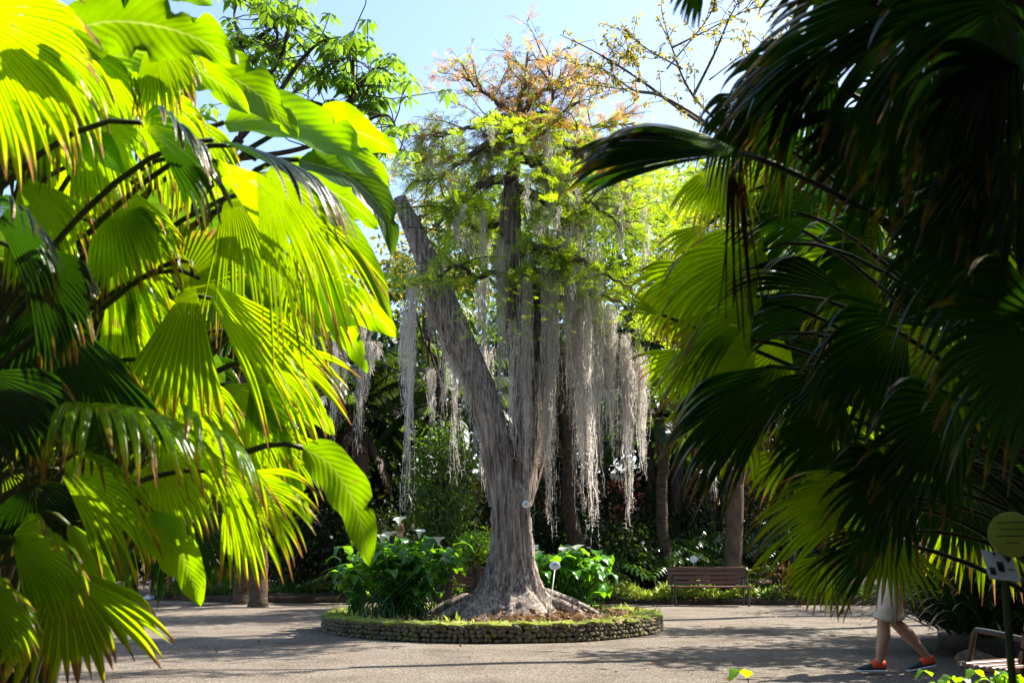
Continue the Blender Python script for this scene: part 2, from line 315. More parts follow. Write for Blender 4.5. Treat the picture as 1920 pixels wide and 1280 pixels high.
# ---------------------------------------------------------------- leaf generators
DOWN = np.array([0, 0, -1.])
def fan_blade(mb, hub, a, n, Rm, spread=75, nseg=26, droop=.5, split=.55, tipdroop=1.2, cup=.12, cr=rng, pleat=.42, wgap=1.0):
    a = nrm(a); b = nrm(np.cross(n, a)); n = np.cross(a, b); sp = R(spread); K = 17; t = np.linspace(0.02, 1, K); dt = t[1]-t[0]
    dth = 2*sp/nseg
    for i in range(nseg):
        th = -sp+(i+.5)*dth; Li = Rm*(.78+.22*math.cos(th*.7))*(1+cr.normal()*.04); s_i = split*(1+cr.normal()*.10)
        d0 = math.cos(th)*a+math.sin(th)*b+cup*n; sd_ = -math.sin(th)*a+math.cos(th)*b
        td = tipdroop*max(.15, 1+cr.normal()*.35); after = np.clip((t-s_i)/(1-s_i), 0, 1)
        g = droop*t**1.4 + td*after**1.3
        lat = cr.normal()*.10*after
        dirs = nrm(d0[None]+g[:, None]*DOWN[None]+lat[:, None]*sd_[None]); p = hub+np.cumsum(dirs*Li*dt, 0)
        r = t*Li; hw = np.tan(dth/2)*r*1.09; hs = math.tan(dth/2)*s_i*Li*1.12
        hw = np.where(t < s_i, hw, hs*(1-after**1.6)*wgap+.0015)
        side = nrm(sd_[None]-dirs*(dirs@sd_)[:, None]); nn = np.cross(dirs, side)
        tw = cr.normal()*.7*after; sT = side*np.cos(tw)[:, None]+nn*np.sin(tw)[:, None]; nT = np.cross(dirs, sT)
        fold = pleat*(1+.5*after)
        Lf = p-sT*hw[:, None]; Rt = p+sT*hw[:, None]; Md = p-nT*(hw*fold)[:, None]
        v = np.stack([Lf, Md, Rt], 1).reshape(-1, 3); k = np.arange(K-1)*3
        q = np.concatenate([np.stack([k, k+1, k+4, k+3], -1), np.stack([k+1, k+2, k+5, k+4], -1)])
        uv = np.stack([np.tile([0, .5, 1.], K), np.repeat(t*(.9 if i % 3 else 1.0), 3)], -1)
        mb.add(v, q, None, uv)
def paddle_blade(mb, pts, W, face, fold=.25, wave=.06, K=26, cr=rng, shape=.62, tears=3, tipsh=1.0, lobe=0):
    """broad leaf along a drooping midrib (3-D points)"""
    P = spline(pts, 10); L = np.concatenate([[0], np.cumsum(np.linalg.norm(np.diff(P, axis=0), axis=1))]); u = L/L[-1]; t = np.linspace(0, 1, K)
    P = np.stack([np.interp(t, u, P[:, i]) for i in range(3)], 1); tg = nrm(np.gradient(P, axis=0)); face = nrm(face)
    side = nrm(np.cross(face[None]*np.ones((K, 1)), tg)); nn = np.cross(tg, side)
    w = W*np.sin(np.pi*np.clip(t, 0, 1)**shape)**.6*(1-.15*t**tipsh); w[0] = W*.05; w[-1] = .001
    cx = np.array([-1, -.66, -.33, 0, .33, .66, 1]); ph = cr.uniform(0, 6, 2)
    wl = w*(1+.08*np.sin(t*22+ph[0])); wr = w*(1+.08*np.sin(t*19+ph[1]))
    if lobe: wl = wl*(1-.35*np.abs(np.sin(t*lobe))**6); wr = wr*(1-.35*np.abs(np.sin(t*lobe+1))**6)
    V = []
    for c in cx:
        ww = np.where(c < 0, wl, wr)*c
        if abs(c) == 1:
            for _ in range(tears):
                k = cr.integers(4, K-4)
                if cr.random() < .5: ww[k] *= .55
        h = fold*np.abs(ww)+wave*W*np.sin(t*17+c*3+ph[0])*abs(c)**1.5
        V.append(P+side*ww[:, None]+nn*h[:, None])
    v = np.stack(V, 1).reshape(-1, 3); k = np.arange(K-1)[:, None]*7; j = np.arange(6)[None]
    q = np.stack([k+j, k+j+1, k+7+j+1, k+7+j], -1).reshape(-1, 4)
    uv = np.stack([np.tile((cx+1)/2, K), np.repeat(t, 7)], -1); mb.add(v, q, None, uv)

class Plant:
    def __init__(s, name, label, cat, base, group=None): s.root = thing(name, label, cat, base, group); s.base = np.array(base, float); s.k = 0
    def fan(s, px, py, Y, ang, Rpx, spread=75, roll=0, dep=0., droop=.5, tipd=1.2, split=.58, mat='fan', nseg=19, base=None, pr=.008, wgap=1.0, pleat=.62):
        hub = at(px, py, Y); a = nrm(math.cos(R(ang))*CR+math.sin(R(ang))*CU+dep*CF)
        view = nrm(np.array([0, 0, CH])-hub); n0 = nrm(view-a*np.dot(view, a)); b0 = np.cross(a, n0); n = n0*math.cos(R(roll))+b0*math.sin(R(roll))
        mb = MB(); fan_blade(mb, hub, a, n, Rpx*pm(Y), spread, nseg, droop, split, tipd, pleat=pleat, wgap=wgap)
        lf = mb.build('leaf', M[mat], s.root, origin=s.base, smooth=False)
        s.petiole(hub, a, lf, pr, base); s.k += 1
    def petiole(s, hub, a, leaf, pr=.008, base=None):
        b = s.base if base is None else np.asarray(base, float); b = b+np.array([rng.normal()*.08, rng.normal()*.08, 0])
        d = np.linalg.norm(hub-b); p = bez(b, b+np.array([0, 0, d*.4])+(hub-b)*.1, hub-a*d*.14+np.array([0, 0, -.02]), hub, 16)
        mb = MB(); addtube(mb, p, np.linspace(pr*1.9, pr*.8, 16), 6); mb.build('petiole', M['petiole'], leaf, origin=s.base)
    def paddle(s, pix, Y, Wpx, mat='paddle', roll=0, fold=.25, wave=.08, tears=3, shape=.62, lobe=0, stalk=True, yspan=0.0):
        n = len(pix); pts = [at(px, py, Y+yspan*i/(n-1)) for i, (px, py) in enumerate(pix)]; a = nrm(pts[-1]-pts[0])
        view = nrm(np.array([0, 0, CH])-pts[0]); n0 = nrm(view-a*np.dot(view, a)); b0 = np.cross(a, n0); f = n0*math.cos(R(roll))+b0*math.sin(R(roll))
        mb = MB(); paddle_blade(mb, pts, Wpx*pm(Y), f, fold, wave, tears=tears, shape=shape, lobe=lobe)
        lf = mb.build('leaf', M[mat], s.root, origin=s.base)
        if stalk: s.petiole(pts[0], nrm(pts[1]-pts[0]), lf, .011)
        s.k += 1

# ---------------------------------------------------------------- LEFT foreground: fan palm and broad-leaved plant
LP = Plant('fan_palm', 'bright yellow-green fan palm filling the left foreground with brown withered leaf tips', 'palm', (-2.25, 3.1, .1))
f = LP.fan
f(-70, 20, 1.9, -28, 360, 60, 25, .1, .45, .9)
f(60, 60, 2.3, -58, 300, 42, 35, 0, .6, 1.3)
f(150, 90, 2.6, -45, 230, 40, 40, 0, .7, 1.6)
f(280, 60, 2.5, -60, 190, 50, 30, 0, .8, 1.2)
f(265, 230, 2.2, -20, 250, 60, 55, -.1, .7, 1.6, mat='fan_dark')
f(400, 262, 2.3, -8, 340, 38, 78, -.1, .6, 1.5, mat='fan_dark')
f(395, 300, 2.7, -30, 330, 30, 50, 0, .5, 1.3, .4)
f(480, 300, 2.5, -58, 400, 30, 30, 0, .35, .9, .3)
f(430, 330, 2.9, -75, 330, 26, 20, 0, .3, .9, .3)
f(560, 390, 2.8, -65, 250, 38, 15, 0, .3, .7, .3)
f(362, 520, 2.8, -100, 270, 24, 5, 0, .1, .4, .75, nseg=12)
f(375, 522, 2.85, -42, 330, 20, 10, 0, .25, .5, .4, nseg=12)
f(330, 545, 3.1, 65, 135, 48, 15, .2, .1, .2, .85)
f(165, 765, 2.5, 8, 330, 70, 72, -.25, .7, 1.8, .45)
f(330, 800, 2.7, -12, 290, 66, 60, -.2, .7, 1.7, .45)
f(420, 895, 2.9, -38, 215, 58, 35, 0, .5, 1.0, .5)
f(290, 850, 3.0, -60, 200, 70, 35, 0, .6, 1.0, .5)
f(110, 880, 2.6, -18, 250, 60, 50, 0, .55, 1.2, .5)
f(60, 900, 2.9, -80, 150, 80, 30, 0, .5, .9, .55, 'fan_dark')
f(115, 1062, 2.6, -78, 215, 62, 12, 0, .3, .5, .6)
f(20, 1010, 2.4, -20, 190, 70, 50, 0, .5, 1.0, .5)
f(-30, 1120, 2.3, -30, 150, 80, 50, 0, .5, .8, .5)
f(75, 560, 2.6, -85, 270, 50, 10, 0, .3, .6, .7, 'fan_dark')
f(-20, 390, 2.2, -25, 230, 60, 55, 0, .6, 1.4, .5, 'fan_dark')
f(190, 420, 2.9, -35, 260, 60, 40, 0, .5, 1.1, .5)
f(-30, 700, 2.4, -50, 230, 60, 30, 0, .4, .8, .5, 'fan_dark')
f(150, 640, 2.5, -80, 250, 46, 20, 0, .3, .8, .6, 'fan_dark')
f(40, 470, 2.3, -40, 240, 46, 40, 0, .5, 1.2, .6, 'fan_dark')
f(230, 590, 3.2, -70, 200, 60, 30, 0, .5, 1.1, .5)
f(480, 640, 3.2, -50, 240, 50, 30, 0, .4, .8, .5)
f(520, 480, 3.4, -35, 240, 55, 30, .1, .5, 1., .5)
f(-10, 180, 2.5, -10, 300, 60, 60, 0, .5, 1.1, .5)
f(80, 250, 3.0, -30, 260, 70, 40, 0, .5, 1.1, .5)
f(410, 720, 3.3, -50, 240, 60, 40, 0, .5, 1.0, .5)
f(500, 800, 3.4, -65, 170, 60, 30, 0, .5, 1.0, .5)
# leaf that withers to a forked dry tip, low on the left
f(110, 1065, 2.45, -30, 250, 9, 20, 0, .12, .35, .55, nseg=4)

BL = Plant('broad_leaved_plant', 'tall plant with big paddle-shaped yellow-green leaves behind the left fan palm', 'plant', (-1.95, 3.9, .1))
b = BL.paddle
b([(120, 60), (200, 42), (290, 48), (375, 75), (445, 120)], 2.0, 92, 'paddle', -15, .1, .1, 6, lobe=6)
b([(560, 238), (620, 235), (690, 255), (748, 288)], 3.4, 52, 'paddle', 10, .1, .1, 2, lobe=5)
b([(330, 130), (420, 140), (500, 190), (560, 260)], 3.0, 60, 'paddle', -20, .2, .12, 6, lobe=5)
b([(250, -40), (330, -30), (400, 10)], 3.1, 40, 'paddle_shade', 0)
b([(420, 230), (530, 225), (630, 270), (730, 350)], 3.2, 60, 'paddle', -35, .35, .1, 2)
b([(560, 300), (650, 330), (720, 400), (735, 480)], 3.3, 40, 'paddle_shade', -30, .4)
b([(560, 560), (630, 565), (700, 590), (745, 632)], 3.4, 45, 'paddle', 15, .2, .12, 2)
b([(580, 570), (630, 600), (665, 650), (690, 700)], 3.5, 30, 'paddle', 20, .2)
b([(568, 840), (620, 872), (668, 950), (694, 1062)], 3.1, 42, 'paddle', 5, .15, .08, 1, .7)
b([(285, 960), (312, 1010), (350, 1060), (378, 1136)], 3.0, 40, 'paddle', 12, .2, .12, 1, .7)
b([(128, 985), (170, 1040), (205, 1120), (240, 1216)], 2.8, 24, 'paddle', 15, .3, .15, 2, .8)
b([(170, 985), (200, 1010), (225, 1060), (248, 1112)], 3.3, 20, 'paddle_shade', 0, .2, .1, 1)
b([(500, 690), (560, 740), (600, 780), (628, 815)], 3.3, 35, 'paddle', 25, .2)
b([(520, 860), (545, 900), (560, 940), (585, 982)], 3.4, 26, 'paddle', 10)
b([(450, 730), (500, 790), (560, 850), (600, 880)], 3.8, 42, 'paddle', 10)
b([(480, 380), (580, 400), (670, 470), (735, 600)], 3.0, 36, 'paddle', -15, .35, .08, 2)
b([(300, 330), (400, 360), (480, 420), (520, 500)], 3.6, 70, 'paddle', 20, .2, .1, 4)
b([(100, 330), (200, 350), (290, 420), (330, 520)], 3.7, 80, 'paddle_shade', 10, .2, .1, 4)
b([(400, 560), (470, 600), (520, 680), (540, 770)], 3.9, 65, 'paddle_shade', 0, .2, .1, 4)
b([(250, 620), (330, 660), (380, 740), (400, 830)], 4.0, 70, 'paddle_shade', 10, .2, .1, 4)
b([(60, 700), (150, 740), (220, 820), (250, 900)], 3.8, 70, 'paddle_shade', 10, .2, .1, 4)
b([(500, 330), (600, 350), (670, 390), (710, 430)], 3.9, 50, 'paddle', 10, .2, .1, 2)
b([(10, 130), (100, 110), (210, 150), (300, 230)], 3.5, 80, 'paddle', 20, .2, .1, 5)
# back fan palm fills the gaps
LP2 = Plant('fan_palm', 'second fan palm, further back, most leaves painted darker as shade, showing through the gaps of the left foreground leaves', 'palm', (-3.3, 5.0, .1))
lr = np.random.default_rng(3)
for _p in [([(60, 150), (160, 150), (250, 200), (320, 290)], 60), ([(-20, 300), (80, 290), (170, 350), (220, 450)], 60), ([(300, 430), (400, 440), (470, 500), (500, 600)], 50), ([(-30, 480), (60, 500), (130, 580), (150, 680)], 60), ([(330, 40), (430, 120), (500, 180), (540, 230)], 40)]: b(_p[0], 3.4, _p[1], 'paddle_shade', 10, .3, .15, 4)
for _p in [([(190, 110), (300, 100), (400, 150), (470, 215)], 2.6, 55), ([(90, 190), (180, 180), (260, 225), (330, 300)], 2.8, 55), ([(-20, 240), (70, 220), (160, 250), (240, 330)], 2.5, 50)]: b(_p[0], _p[1], _p[2], 'paddle', -10, .3, .12, 4)
for _f in [(150, 200, 2.5, -55, 230, 44), (250, 170, 2.7, -45, 220, 44), (40, 330, 2.5, -60, 230, 44), (330, 210, 2.9, -60, 210, 44), (200, 330, 2.8, -65, 240, 40), (60, 640, 2.7, -60, 240, 44), (210, 500, 3.0, -60, 230, 40), (300, 690, 3.0, -50, 220, 44)]: f(*_f, 30, 0, .5, 1.2)
def lbound(py): return np.interp(py, [0, 150, 300, 450, 600, 700, 850, 1000, 1100, 1280], [330, 430, 560, 620, 620, 560, 520, 430, 200, 120])
for i in range(60):
    py = lr.uniform(-20, 980); px = lr.uniform(-120, lbound(py)-110); Y = lr.uniform(4.0, 5.6)
    ang = -35-lr.uniform(-25, 60)
    LP2.fan(px, py, Y, ang, lr.uniform(150, 230), lr.uniform(55, 80), lr.uniform(-20, 50), lr.uniform(-.3, .3), .5, 1.1, .5, 'fan' if lr.random() < (.12 if px < 320 and py > 280 else .35) else 'fan_dark', 20)  # more shade-coloured leaves where the left mass lies in shadow

# ---------------------------------------------------------------- RIGHT foreground: fan palms with shade painted into their leaf colour
RP = Plant('fan_palm', 'fan palm nearest the camera at the top right, its leaves painted almost black as shade', 'palm', (2.45, 2.9, .1))
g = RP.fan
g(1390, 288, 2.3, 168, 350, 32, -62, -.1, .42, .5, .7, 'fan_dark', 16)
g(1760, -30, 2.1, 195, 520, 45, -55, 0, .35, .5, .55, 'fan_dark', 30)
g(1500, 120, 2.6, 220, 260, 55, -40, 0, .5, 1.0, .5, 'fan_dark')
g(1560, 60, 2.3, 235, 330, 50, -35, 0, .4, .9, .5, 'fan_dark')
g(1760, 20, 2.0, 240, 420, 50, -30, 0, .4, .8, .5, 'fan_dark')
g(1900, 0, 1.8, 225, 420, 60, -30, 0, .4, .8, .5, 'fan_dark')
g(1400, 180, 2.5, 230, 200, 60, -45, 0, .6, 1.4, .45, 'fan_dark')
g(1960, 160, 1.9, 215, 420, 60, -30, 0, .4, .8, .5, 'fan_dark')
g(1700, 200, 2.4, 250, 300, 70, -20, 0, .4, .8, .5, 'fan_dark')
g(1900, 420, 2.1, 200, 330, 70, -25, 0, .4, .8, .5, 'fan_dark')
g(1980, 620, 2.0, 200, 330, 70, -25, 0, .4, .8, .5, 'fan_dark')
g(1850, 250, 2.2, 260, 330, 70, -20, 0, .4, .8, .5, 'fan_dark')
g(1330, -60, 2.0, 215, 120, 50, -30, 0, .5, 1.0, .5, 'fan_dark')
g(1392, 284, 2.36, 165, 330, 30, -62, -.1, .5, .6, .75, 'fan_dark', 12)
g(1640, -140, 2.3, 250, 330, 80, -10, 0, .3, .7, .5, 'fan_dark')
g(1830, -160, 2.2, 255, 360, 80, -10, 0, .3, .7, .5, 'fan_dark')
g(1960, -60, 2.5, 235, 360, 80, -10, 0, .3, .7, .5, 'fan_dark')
# withered leaf hanging straight down
mb = MB(); hp = at(1383, 292, 2.32)
for q_ in range(6): fan_blade(mb, hp+np.array([.008*q_-.02, .008*q_, 0]), DOWN+np.array([.02*q_-.05, .05, 0]), np.array([0, -1, 0.]), .42-.02*(q_ % 3), 3.2, 2, .0, .1, .6, pleat=1.2, cup=.0)
lf = mb.build('leaf', M['dead'], RP.root, origin=RP.base); lf['label'] = 'brown withered leaf hanging straight down'
RQ = Plant('fan_palm', 'green fan palm right of the mossy tree with sun and shade painted into its leaf colours and orange-brown tips', 'palm', (2.9, 4.3, .1))
g = RQ.fan  # bright and dark leaf colours here paint the sunlit and shaded patches
g(1360, 300, 3.2, 255, 150, 50, 10, 0, .3, .8, .5)
g(1490, 270, 3.4, 220, 170, 45, 20, 0, .4, .7, .5)
g(1560, 380, 3.6, 190, 260, 40, -40, 0, .4, .8, .5, 'fan_dark')
g(1430, 470, 3.5, 215, 260, 50, -30, .1, .5, .9, .5)
g(1440, 560, 3.3, 200, 240, 40, -55, 0, .5, .9, .5)
g(1420, 640, 3.5, 215, 260, 55, -40, 0, .5, 1.1, .5)
g(1500, 690, 3.2, 205, 330, 42, -50, 0, .45, .8, .6, 'fan_dark')
g(1420, 420, 3.6, 235, 150, 50, -10, 0, .4, .7, .5)
g(1350, 590, 3.7, 235, 120, 55, -10, 0, .4, .7, .5)
g(1380, 720, 3.6, 245, 150, 60, 0, 0, .4, .7, .6)
g(1330, 500, 3.7, 215, 170, 50, -20, 0, .4, .7, .6)
g(1560, 700, 3.6, 235, 200, 60, -30, 0, .5, .9, .5, 'fan_dark')
g(1600, 800, 3.5, 215, 230, 55, -40, 0, .5, .9, .5, 'fan_dark')
g(1600, 560, 3.7, 170, 300, 40, -40, 0, .4, .7, .5, 'fan_dark')
g(1660, 905, 3.4, 190, 290, 38, -50, 0, .3, .5, .5)
g(1680, 1000, 3.5, 200, 190, 38, -45, 0, .35, .6, .5, 'fan_dark')
g(1668, 985, 3.8, 265, 150, 55, 5, 0, .1, .2, .5)
g(1650, 960, 3.9, 240, 130, 70, 5, 0, .3, .5, .5)
for _g in [(1300, 660, 3.7, 225, 120), (1275, 560, 3.8, 215, 95), (1400, 780, 3.8, 235, 120), (1500, 840, 3.9, 235, 130), (1330, 420, 3.8, 240, 110), (1560, 1040, 4.0, 240, 110), (1480, 640, 3.9, 225, 140)]: g(*_g, 52, 5, 0, .3, .7, .5, nseg=15)
g(1240, 590, 3.6, 160, 110, 20, 10, .2, 0, 0, .2, nseg=5)
g(1700, 880, 3.2, 215, 200, 70, -35, 0, .4, .8, .5, 'fan_dark')
g(1800, 760, 3.0, 215, 240, 70, -35, 0, .4, .8, .5, 'fan_dark')
g(1700, 600, 3.2, 215, 270, 65, -35, 0, .4, .8, .5, 'fan_dark')
g(1780, 620, 3.6, 240, 220, 70, -10, 0, .4, .8, .5)
RR = Plant('fan_palm', 'third fan palm, most leaves painted dark as shade, at the right edge behind the garden label', 'palm', (4.0, 5.6, .1))
for i in range(52):
    py = lr.uniform(60, 930); lo = np.interp(py, [0, 300, 500, 800, 900, 1080], [1560, 1520, 1500, 1560, 1680, 1800]); px = lr.uniform(lo, 2000); Y = lr.uniform(4.4, 6.2)
    if px < 1800: py = min(py, 900)
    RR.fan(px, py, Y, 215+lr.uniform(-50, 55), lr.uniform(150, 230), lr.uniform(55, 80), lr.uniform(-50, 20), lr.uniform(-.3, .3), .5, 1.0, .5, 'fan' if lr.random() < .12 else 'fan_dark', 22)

# ---------------------------------------------------------------- foliage clouds and trees
def leaves(mb, cen, size, aspect=.45, rg=rng, droop=.3, var=.35, upn=0.0, flat=1.0):
    """kite shaped leaves, slightly folded, at random attitudes"""
    n = len(cen); d = nrm((rg.normal(size=(n, 3))+np.array([0, 0, -droop*2]))*[1, 1, flat]); s0 = nrm(np.cross(d, rg.normal(size=(n, 3))+np.array([0, 0, upn*3])))
    L = size*(1+rg.normal(size=n)*var).clip(.4, 2)[:, None]; W = L*aspect/2; nn = np.cross(d, s0)
    v = np.stack([cen, cen+d*L*.45+s0*W+nn*W*.3, cen+d*L, cen+d*L*.45-s0*W+nn*W*.3], 1).reshape(-1, 3); k = np.arange(n)[:, None]*4
    u = np.repeat(rg.random(n), 4); uv = np.stack([u, np.tile([0, .5, 1, .5], n)], -1)
    mb.add(v, k+np.array([[0, 1, 2, 3]]), None, uv)
def ell(n, c, r, rg=rng, shell=.5):
    d = nrm(rg.normal(size=(n, 3))); q = rg.random(n)**(1/3)*(1-shell)+shell*rg.random(n)**.25; return np.asarray(c)+d*q[:, None]*np.asarray(r)
def wig(p0, p1, n=8, amp=.1, rg=rng, sag=0):
    t = np.linspace(0, 1, n)[:, None]; p = np.asarray(p0)*(1-t)+np.asarray(p1)*t; L = np.linalg.norm(np.asarray(p1)-p0)
    off = np.cumsum(rg.normal(size=(n, 3)), 0); off -= off[0]; off = off-t*off[-1]; return p+off*amp*L/math.sqrt(n)*.6+np.array([0, 0, 1.])*sag*L*np.sin(t*math.pi)
def make_tree(name, label, base, h, crown_r, crown_c, nclump, perclump, lsize, mat, tmat='trunk', tr=.2, clump=.55, lean=(0, 0), nlimb=7, group=None, aspect=.45, cat='tree', rg=rng, shell=.5, upn=0):
    root = thing(name, label, cat, base, group); B = np.array(base, float); t = MB(); cc = B+np.array(crown_c)
    top = cc+np.array([lean[0], lean[1], crown_r[2]*.5]); path = wig(B+[0, 0, -.1], top, 12, .05, rg); rad = np.linspace(tr, tr*.35, 12); rad[0] *= 1.35
    addtube(t, path, rad, 10); cl = ell(nclump, cc, np.array(crown_r), rg, shell)
    for i in range(min(nlimb, nclump)):
        j = rg.integers(4, 10); e = wig(path[j], cl[i], 7, .12, rg, .05); addtube(t, e, np.linspace(rad[j]*.55, .012, 7), 6)
        for m_ in range(2): addtube(t, wig(e[4], cl[rg.integers(nclump)]*.4+e[4]*.6, 5, .15, rg), np.linspace(.02, .006, 5), 4, False)
    f_ = MB(); cen = np.repeat(cl, perclump, 0)+rg.normal(size=(nclump*perclump, 3))*clump*np.array([1, 1, .7]); leaves(f_, cen, lsize, aspect, rg, upn=upn)
    kid(root, t.build('trunk', M[tmat], root, origin=B)); kid(root, f_.build('crown', M[mat], root, origin=B)); return root
def pinnate(mb, p0, d0, L, nl, ll, droop=1.2, rg=rng, wid=.03, stemmb=None):
    K = 14; t = np.linspace(0, 1, K); dirs = nrm(nrm(d0)[None]+(droop*t**1.5)[:, None]*DOWN); p = p0+np.cumsum(dirs*L/K, 0)
    if stemmb is not None: addtube(stemmb, p, np.linspace(.022, .005, K), 4, False)
    tt = np.linspace(.12, .99, nl); P = np.stack([np.interp(tt, t, p[:, i]) for i in range(3)], 1); D = nrm(np.stack([np.interp(tt, t, dirs[:, i]) for i in range(3)], 1))
    side = nrm(np.cross(D, [0, 0, 1.])); 
    for s in (-1, 1):
        l = ll*(np.sin(np.pi*tt**.7)*.75+.3)*(1+rg.normal(size=nl)*.08); dd = nrm(side*s*.8+D*.6+DOWN*(.35+rg.random((nl, 1))*.6)); nn = nrm(np.cross(dd, D)); sw = np.cross(nn, dd)*wid
        m1 = P+dd*(l*.5)[:, None]; e = m1+nrm(dd+DOWN*.7)*(l*.5)[:, None]
        v = np.stack([P-sw*.5, P+sw*.5, m1-sw, m1+sw, e], 1).reshape(-1, 3); k = np.arange(nl)[:, None]*5
        uv = np.stack([np.repeat(rg.random(nl), 5), np.tile([0, 0, .5, .5, 1], nl)], -1)
        mb.add(v, k+np.array([[0, 1, 3, 2]]), k+np.array([[2, 3, 4]]), uv)
def make_palm(label, base, h, nf, fl, mat='tree_leaf', tr=.22, ll=.5, rg=rng, group=None, dead=0, nl=46):
    root = thing('palm_tree', label, 'palm', base, group); B = np.array(base, float); t = MB(); path = wig(B+[0, 0, -.1], B+[0, 0, h], 24, .03, rg)
    rad = tr*(1+.06*np.sin(np.arange(24)*3.1)); rad[0] *= 1.3; addtube(t, path, rad, 12); kid(root, t.build('trunk', M['palm_trunk'], root, origin=B))
    f_ = MB(); s_ = MB()
    for i in range(nf):
        az = i*2.4+rg.random(); el = rg.uniform(-.35, 1.1); d = np.array([math.cos(az)*math.cos(el), math.sin(az)*math.cos(el), math.sin(el)])
        pinnate(f_, path[-1]+d*.1, d, fl*rg.uniform(.8, 1.1), nl, ll, 1.0+rg.random()*.5, rg, stemmb=s_)
    kid(root, f_.build('crown', M[mat], root, origin=B)); kid(root, s_.build('frond_stalks', M['petiole'], root, origin=B))
    if dead:
        for i in range(dead):
            d_ = MB();
            az = rg.uniform(0, 6.28); d = np.array([math.cos(az)*.6, math.sin(az)*.6, -.5]); pinnate(d_, path[-2], d, fl*.8, nl, ll, 2.2, rg)
            kid(root, d_.build('withered_frond', M['dead'], root, origin=B))
    return root

tr_ = np.random.default_rng(21)
def gx(px, Y): return (px-960)/F*Y*1.02
# central background, dark trees behind (each its own thing)
far = [ (700, 34, 6.6, (2.2, 1.8, 3.8), 'tree_leaf_shade', 44, 'dark tree filling the gap left of the moss strand on the leaning stem'), (590, 30, 5.4, (2.0, 1.8, 3.6), 'tree_leaf_shade', 40, 'dark tree directly right of the tall palm trunk'), (950, 38, 7.0, (2.4, 1.8, 3.8), 'tree_leaf_shade', 46, 'dark tree right behind the base of the mossy trunk'), (1262, 33, 6.2, (1.8, 1.6, 3.6), 'tree_leaf_shade', 40, 'narrow dark tree behind the left end of the far bench'), 
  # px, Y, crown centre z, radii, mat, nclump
 (455, 33, 6.5, (3.6, 2.6, 4.2), 'tree_leaf_shade', 60, 'dark tree behind the left foreground leaves, left of the tall palm'),
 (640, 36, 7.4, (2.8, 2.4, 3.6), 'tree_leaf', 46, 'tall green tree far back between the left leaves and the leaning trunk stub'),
 (705, 31, 3.9, (1.6, 1.5, 1.7), 'tree_leaf_shade', 30, 'small dark tree with bare twigs left of the mossy tree'),
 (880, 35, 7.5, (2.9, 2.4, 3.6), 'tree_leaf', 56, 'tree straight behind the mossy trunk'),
 (1040, 34, 6.6, (2.8, 2.4, 3.6), 'tree_leaf_shade', 60, 'dark tree behind the right-hand moss curtains'),
 (1130, 37, 8.0, (3.0, 2.6, 3.6), 'tree_leaf_shade', 60, 'taller dark tree rising behind the right-hand moss curtains'),
 (1215, 31, 6.1, (2.6, 2.2, 3.3), 'tree_leaf_shade', 60, 'dark tree with slim straight trunk behind the far bench, left side'),
 (1330, 35, 7.7, (3.6, 2.6, 4.2), 'tree_leaf_shade', 70, 'wide dark tree behind the forked pale tree'),
 (1470, 33, 6.6, (3.8, 2.6, 4.6), 'tree_leaf_shade', 70, 'dark tree behind the bromeliad bed'),
 (1640, 31, 6.6, (3.8, 2.6, 4.8), 'tree_leaf_shade', 70, 'dark tree behind the walking man'),
 (1830, 29, 6.4, (4.0, 2.6, 4.8), 'tree_leaf_shade', 70, 'dark tree at the far right edge of the bed'),
 (280, 32, 6.2, (4.2, 2.6, 5.2), 'tree_leaf_shade', 70, 'dark tree behind the two strollers'),
 (80, 30, 6.2, (4.4, 2.6, 5.2), 'tree_leaf_shade', 70, 'dark tree at the far left of the garden'),
 (-120, 28, 6.2, (4.4, 2.6, 5.2), 'tree_leaf_shade', 60, 'dark tree outside the far left of the path'),
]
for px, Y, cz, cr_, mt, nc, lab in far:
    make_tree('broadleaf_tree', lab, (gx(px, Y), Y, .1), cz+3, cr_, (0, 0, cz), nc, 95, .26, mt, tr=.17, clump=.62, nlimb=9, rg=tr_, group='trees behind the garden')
# warm yellow-green tree crowns right and left of the mossy tree crown
make_tree('broadleaf_tree', 'yellow and orange tinted tree crown right of the mossy tree', (gx(1475, 25.6), 25.6, .2), 9, (1.9, 1.5, 1.7), (-3.3, -2.6, 8.3), 46, 100, .13, 'tree_leaf_warm', tr=.16, clump=.5, rg=tr_)
make_tree('broadleaf_tree', 'light green tree crown left of the mossy tree crown', (gx(810, 23), 24.5, .2), 9, (1.4, 1.2, 1.6), (0, 0, 8.6), 26, 80, .15, 'tree_leaf_warm', tr=.12, clump=.4, rg=tr_)
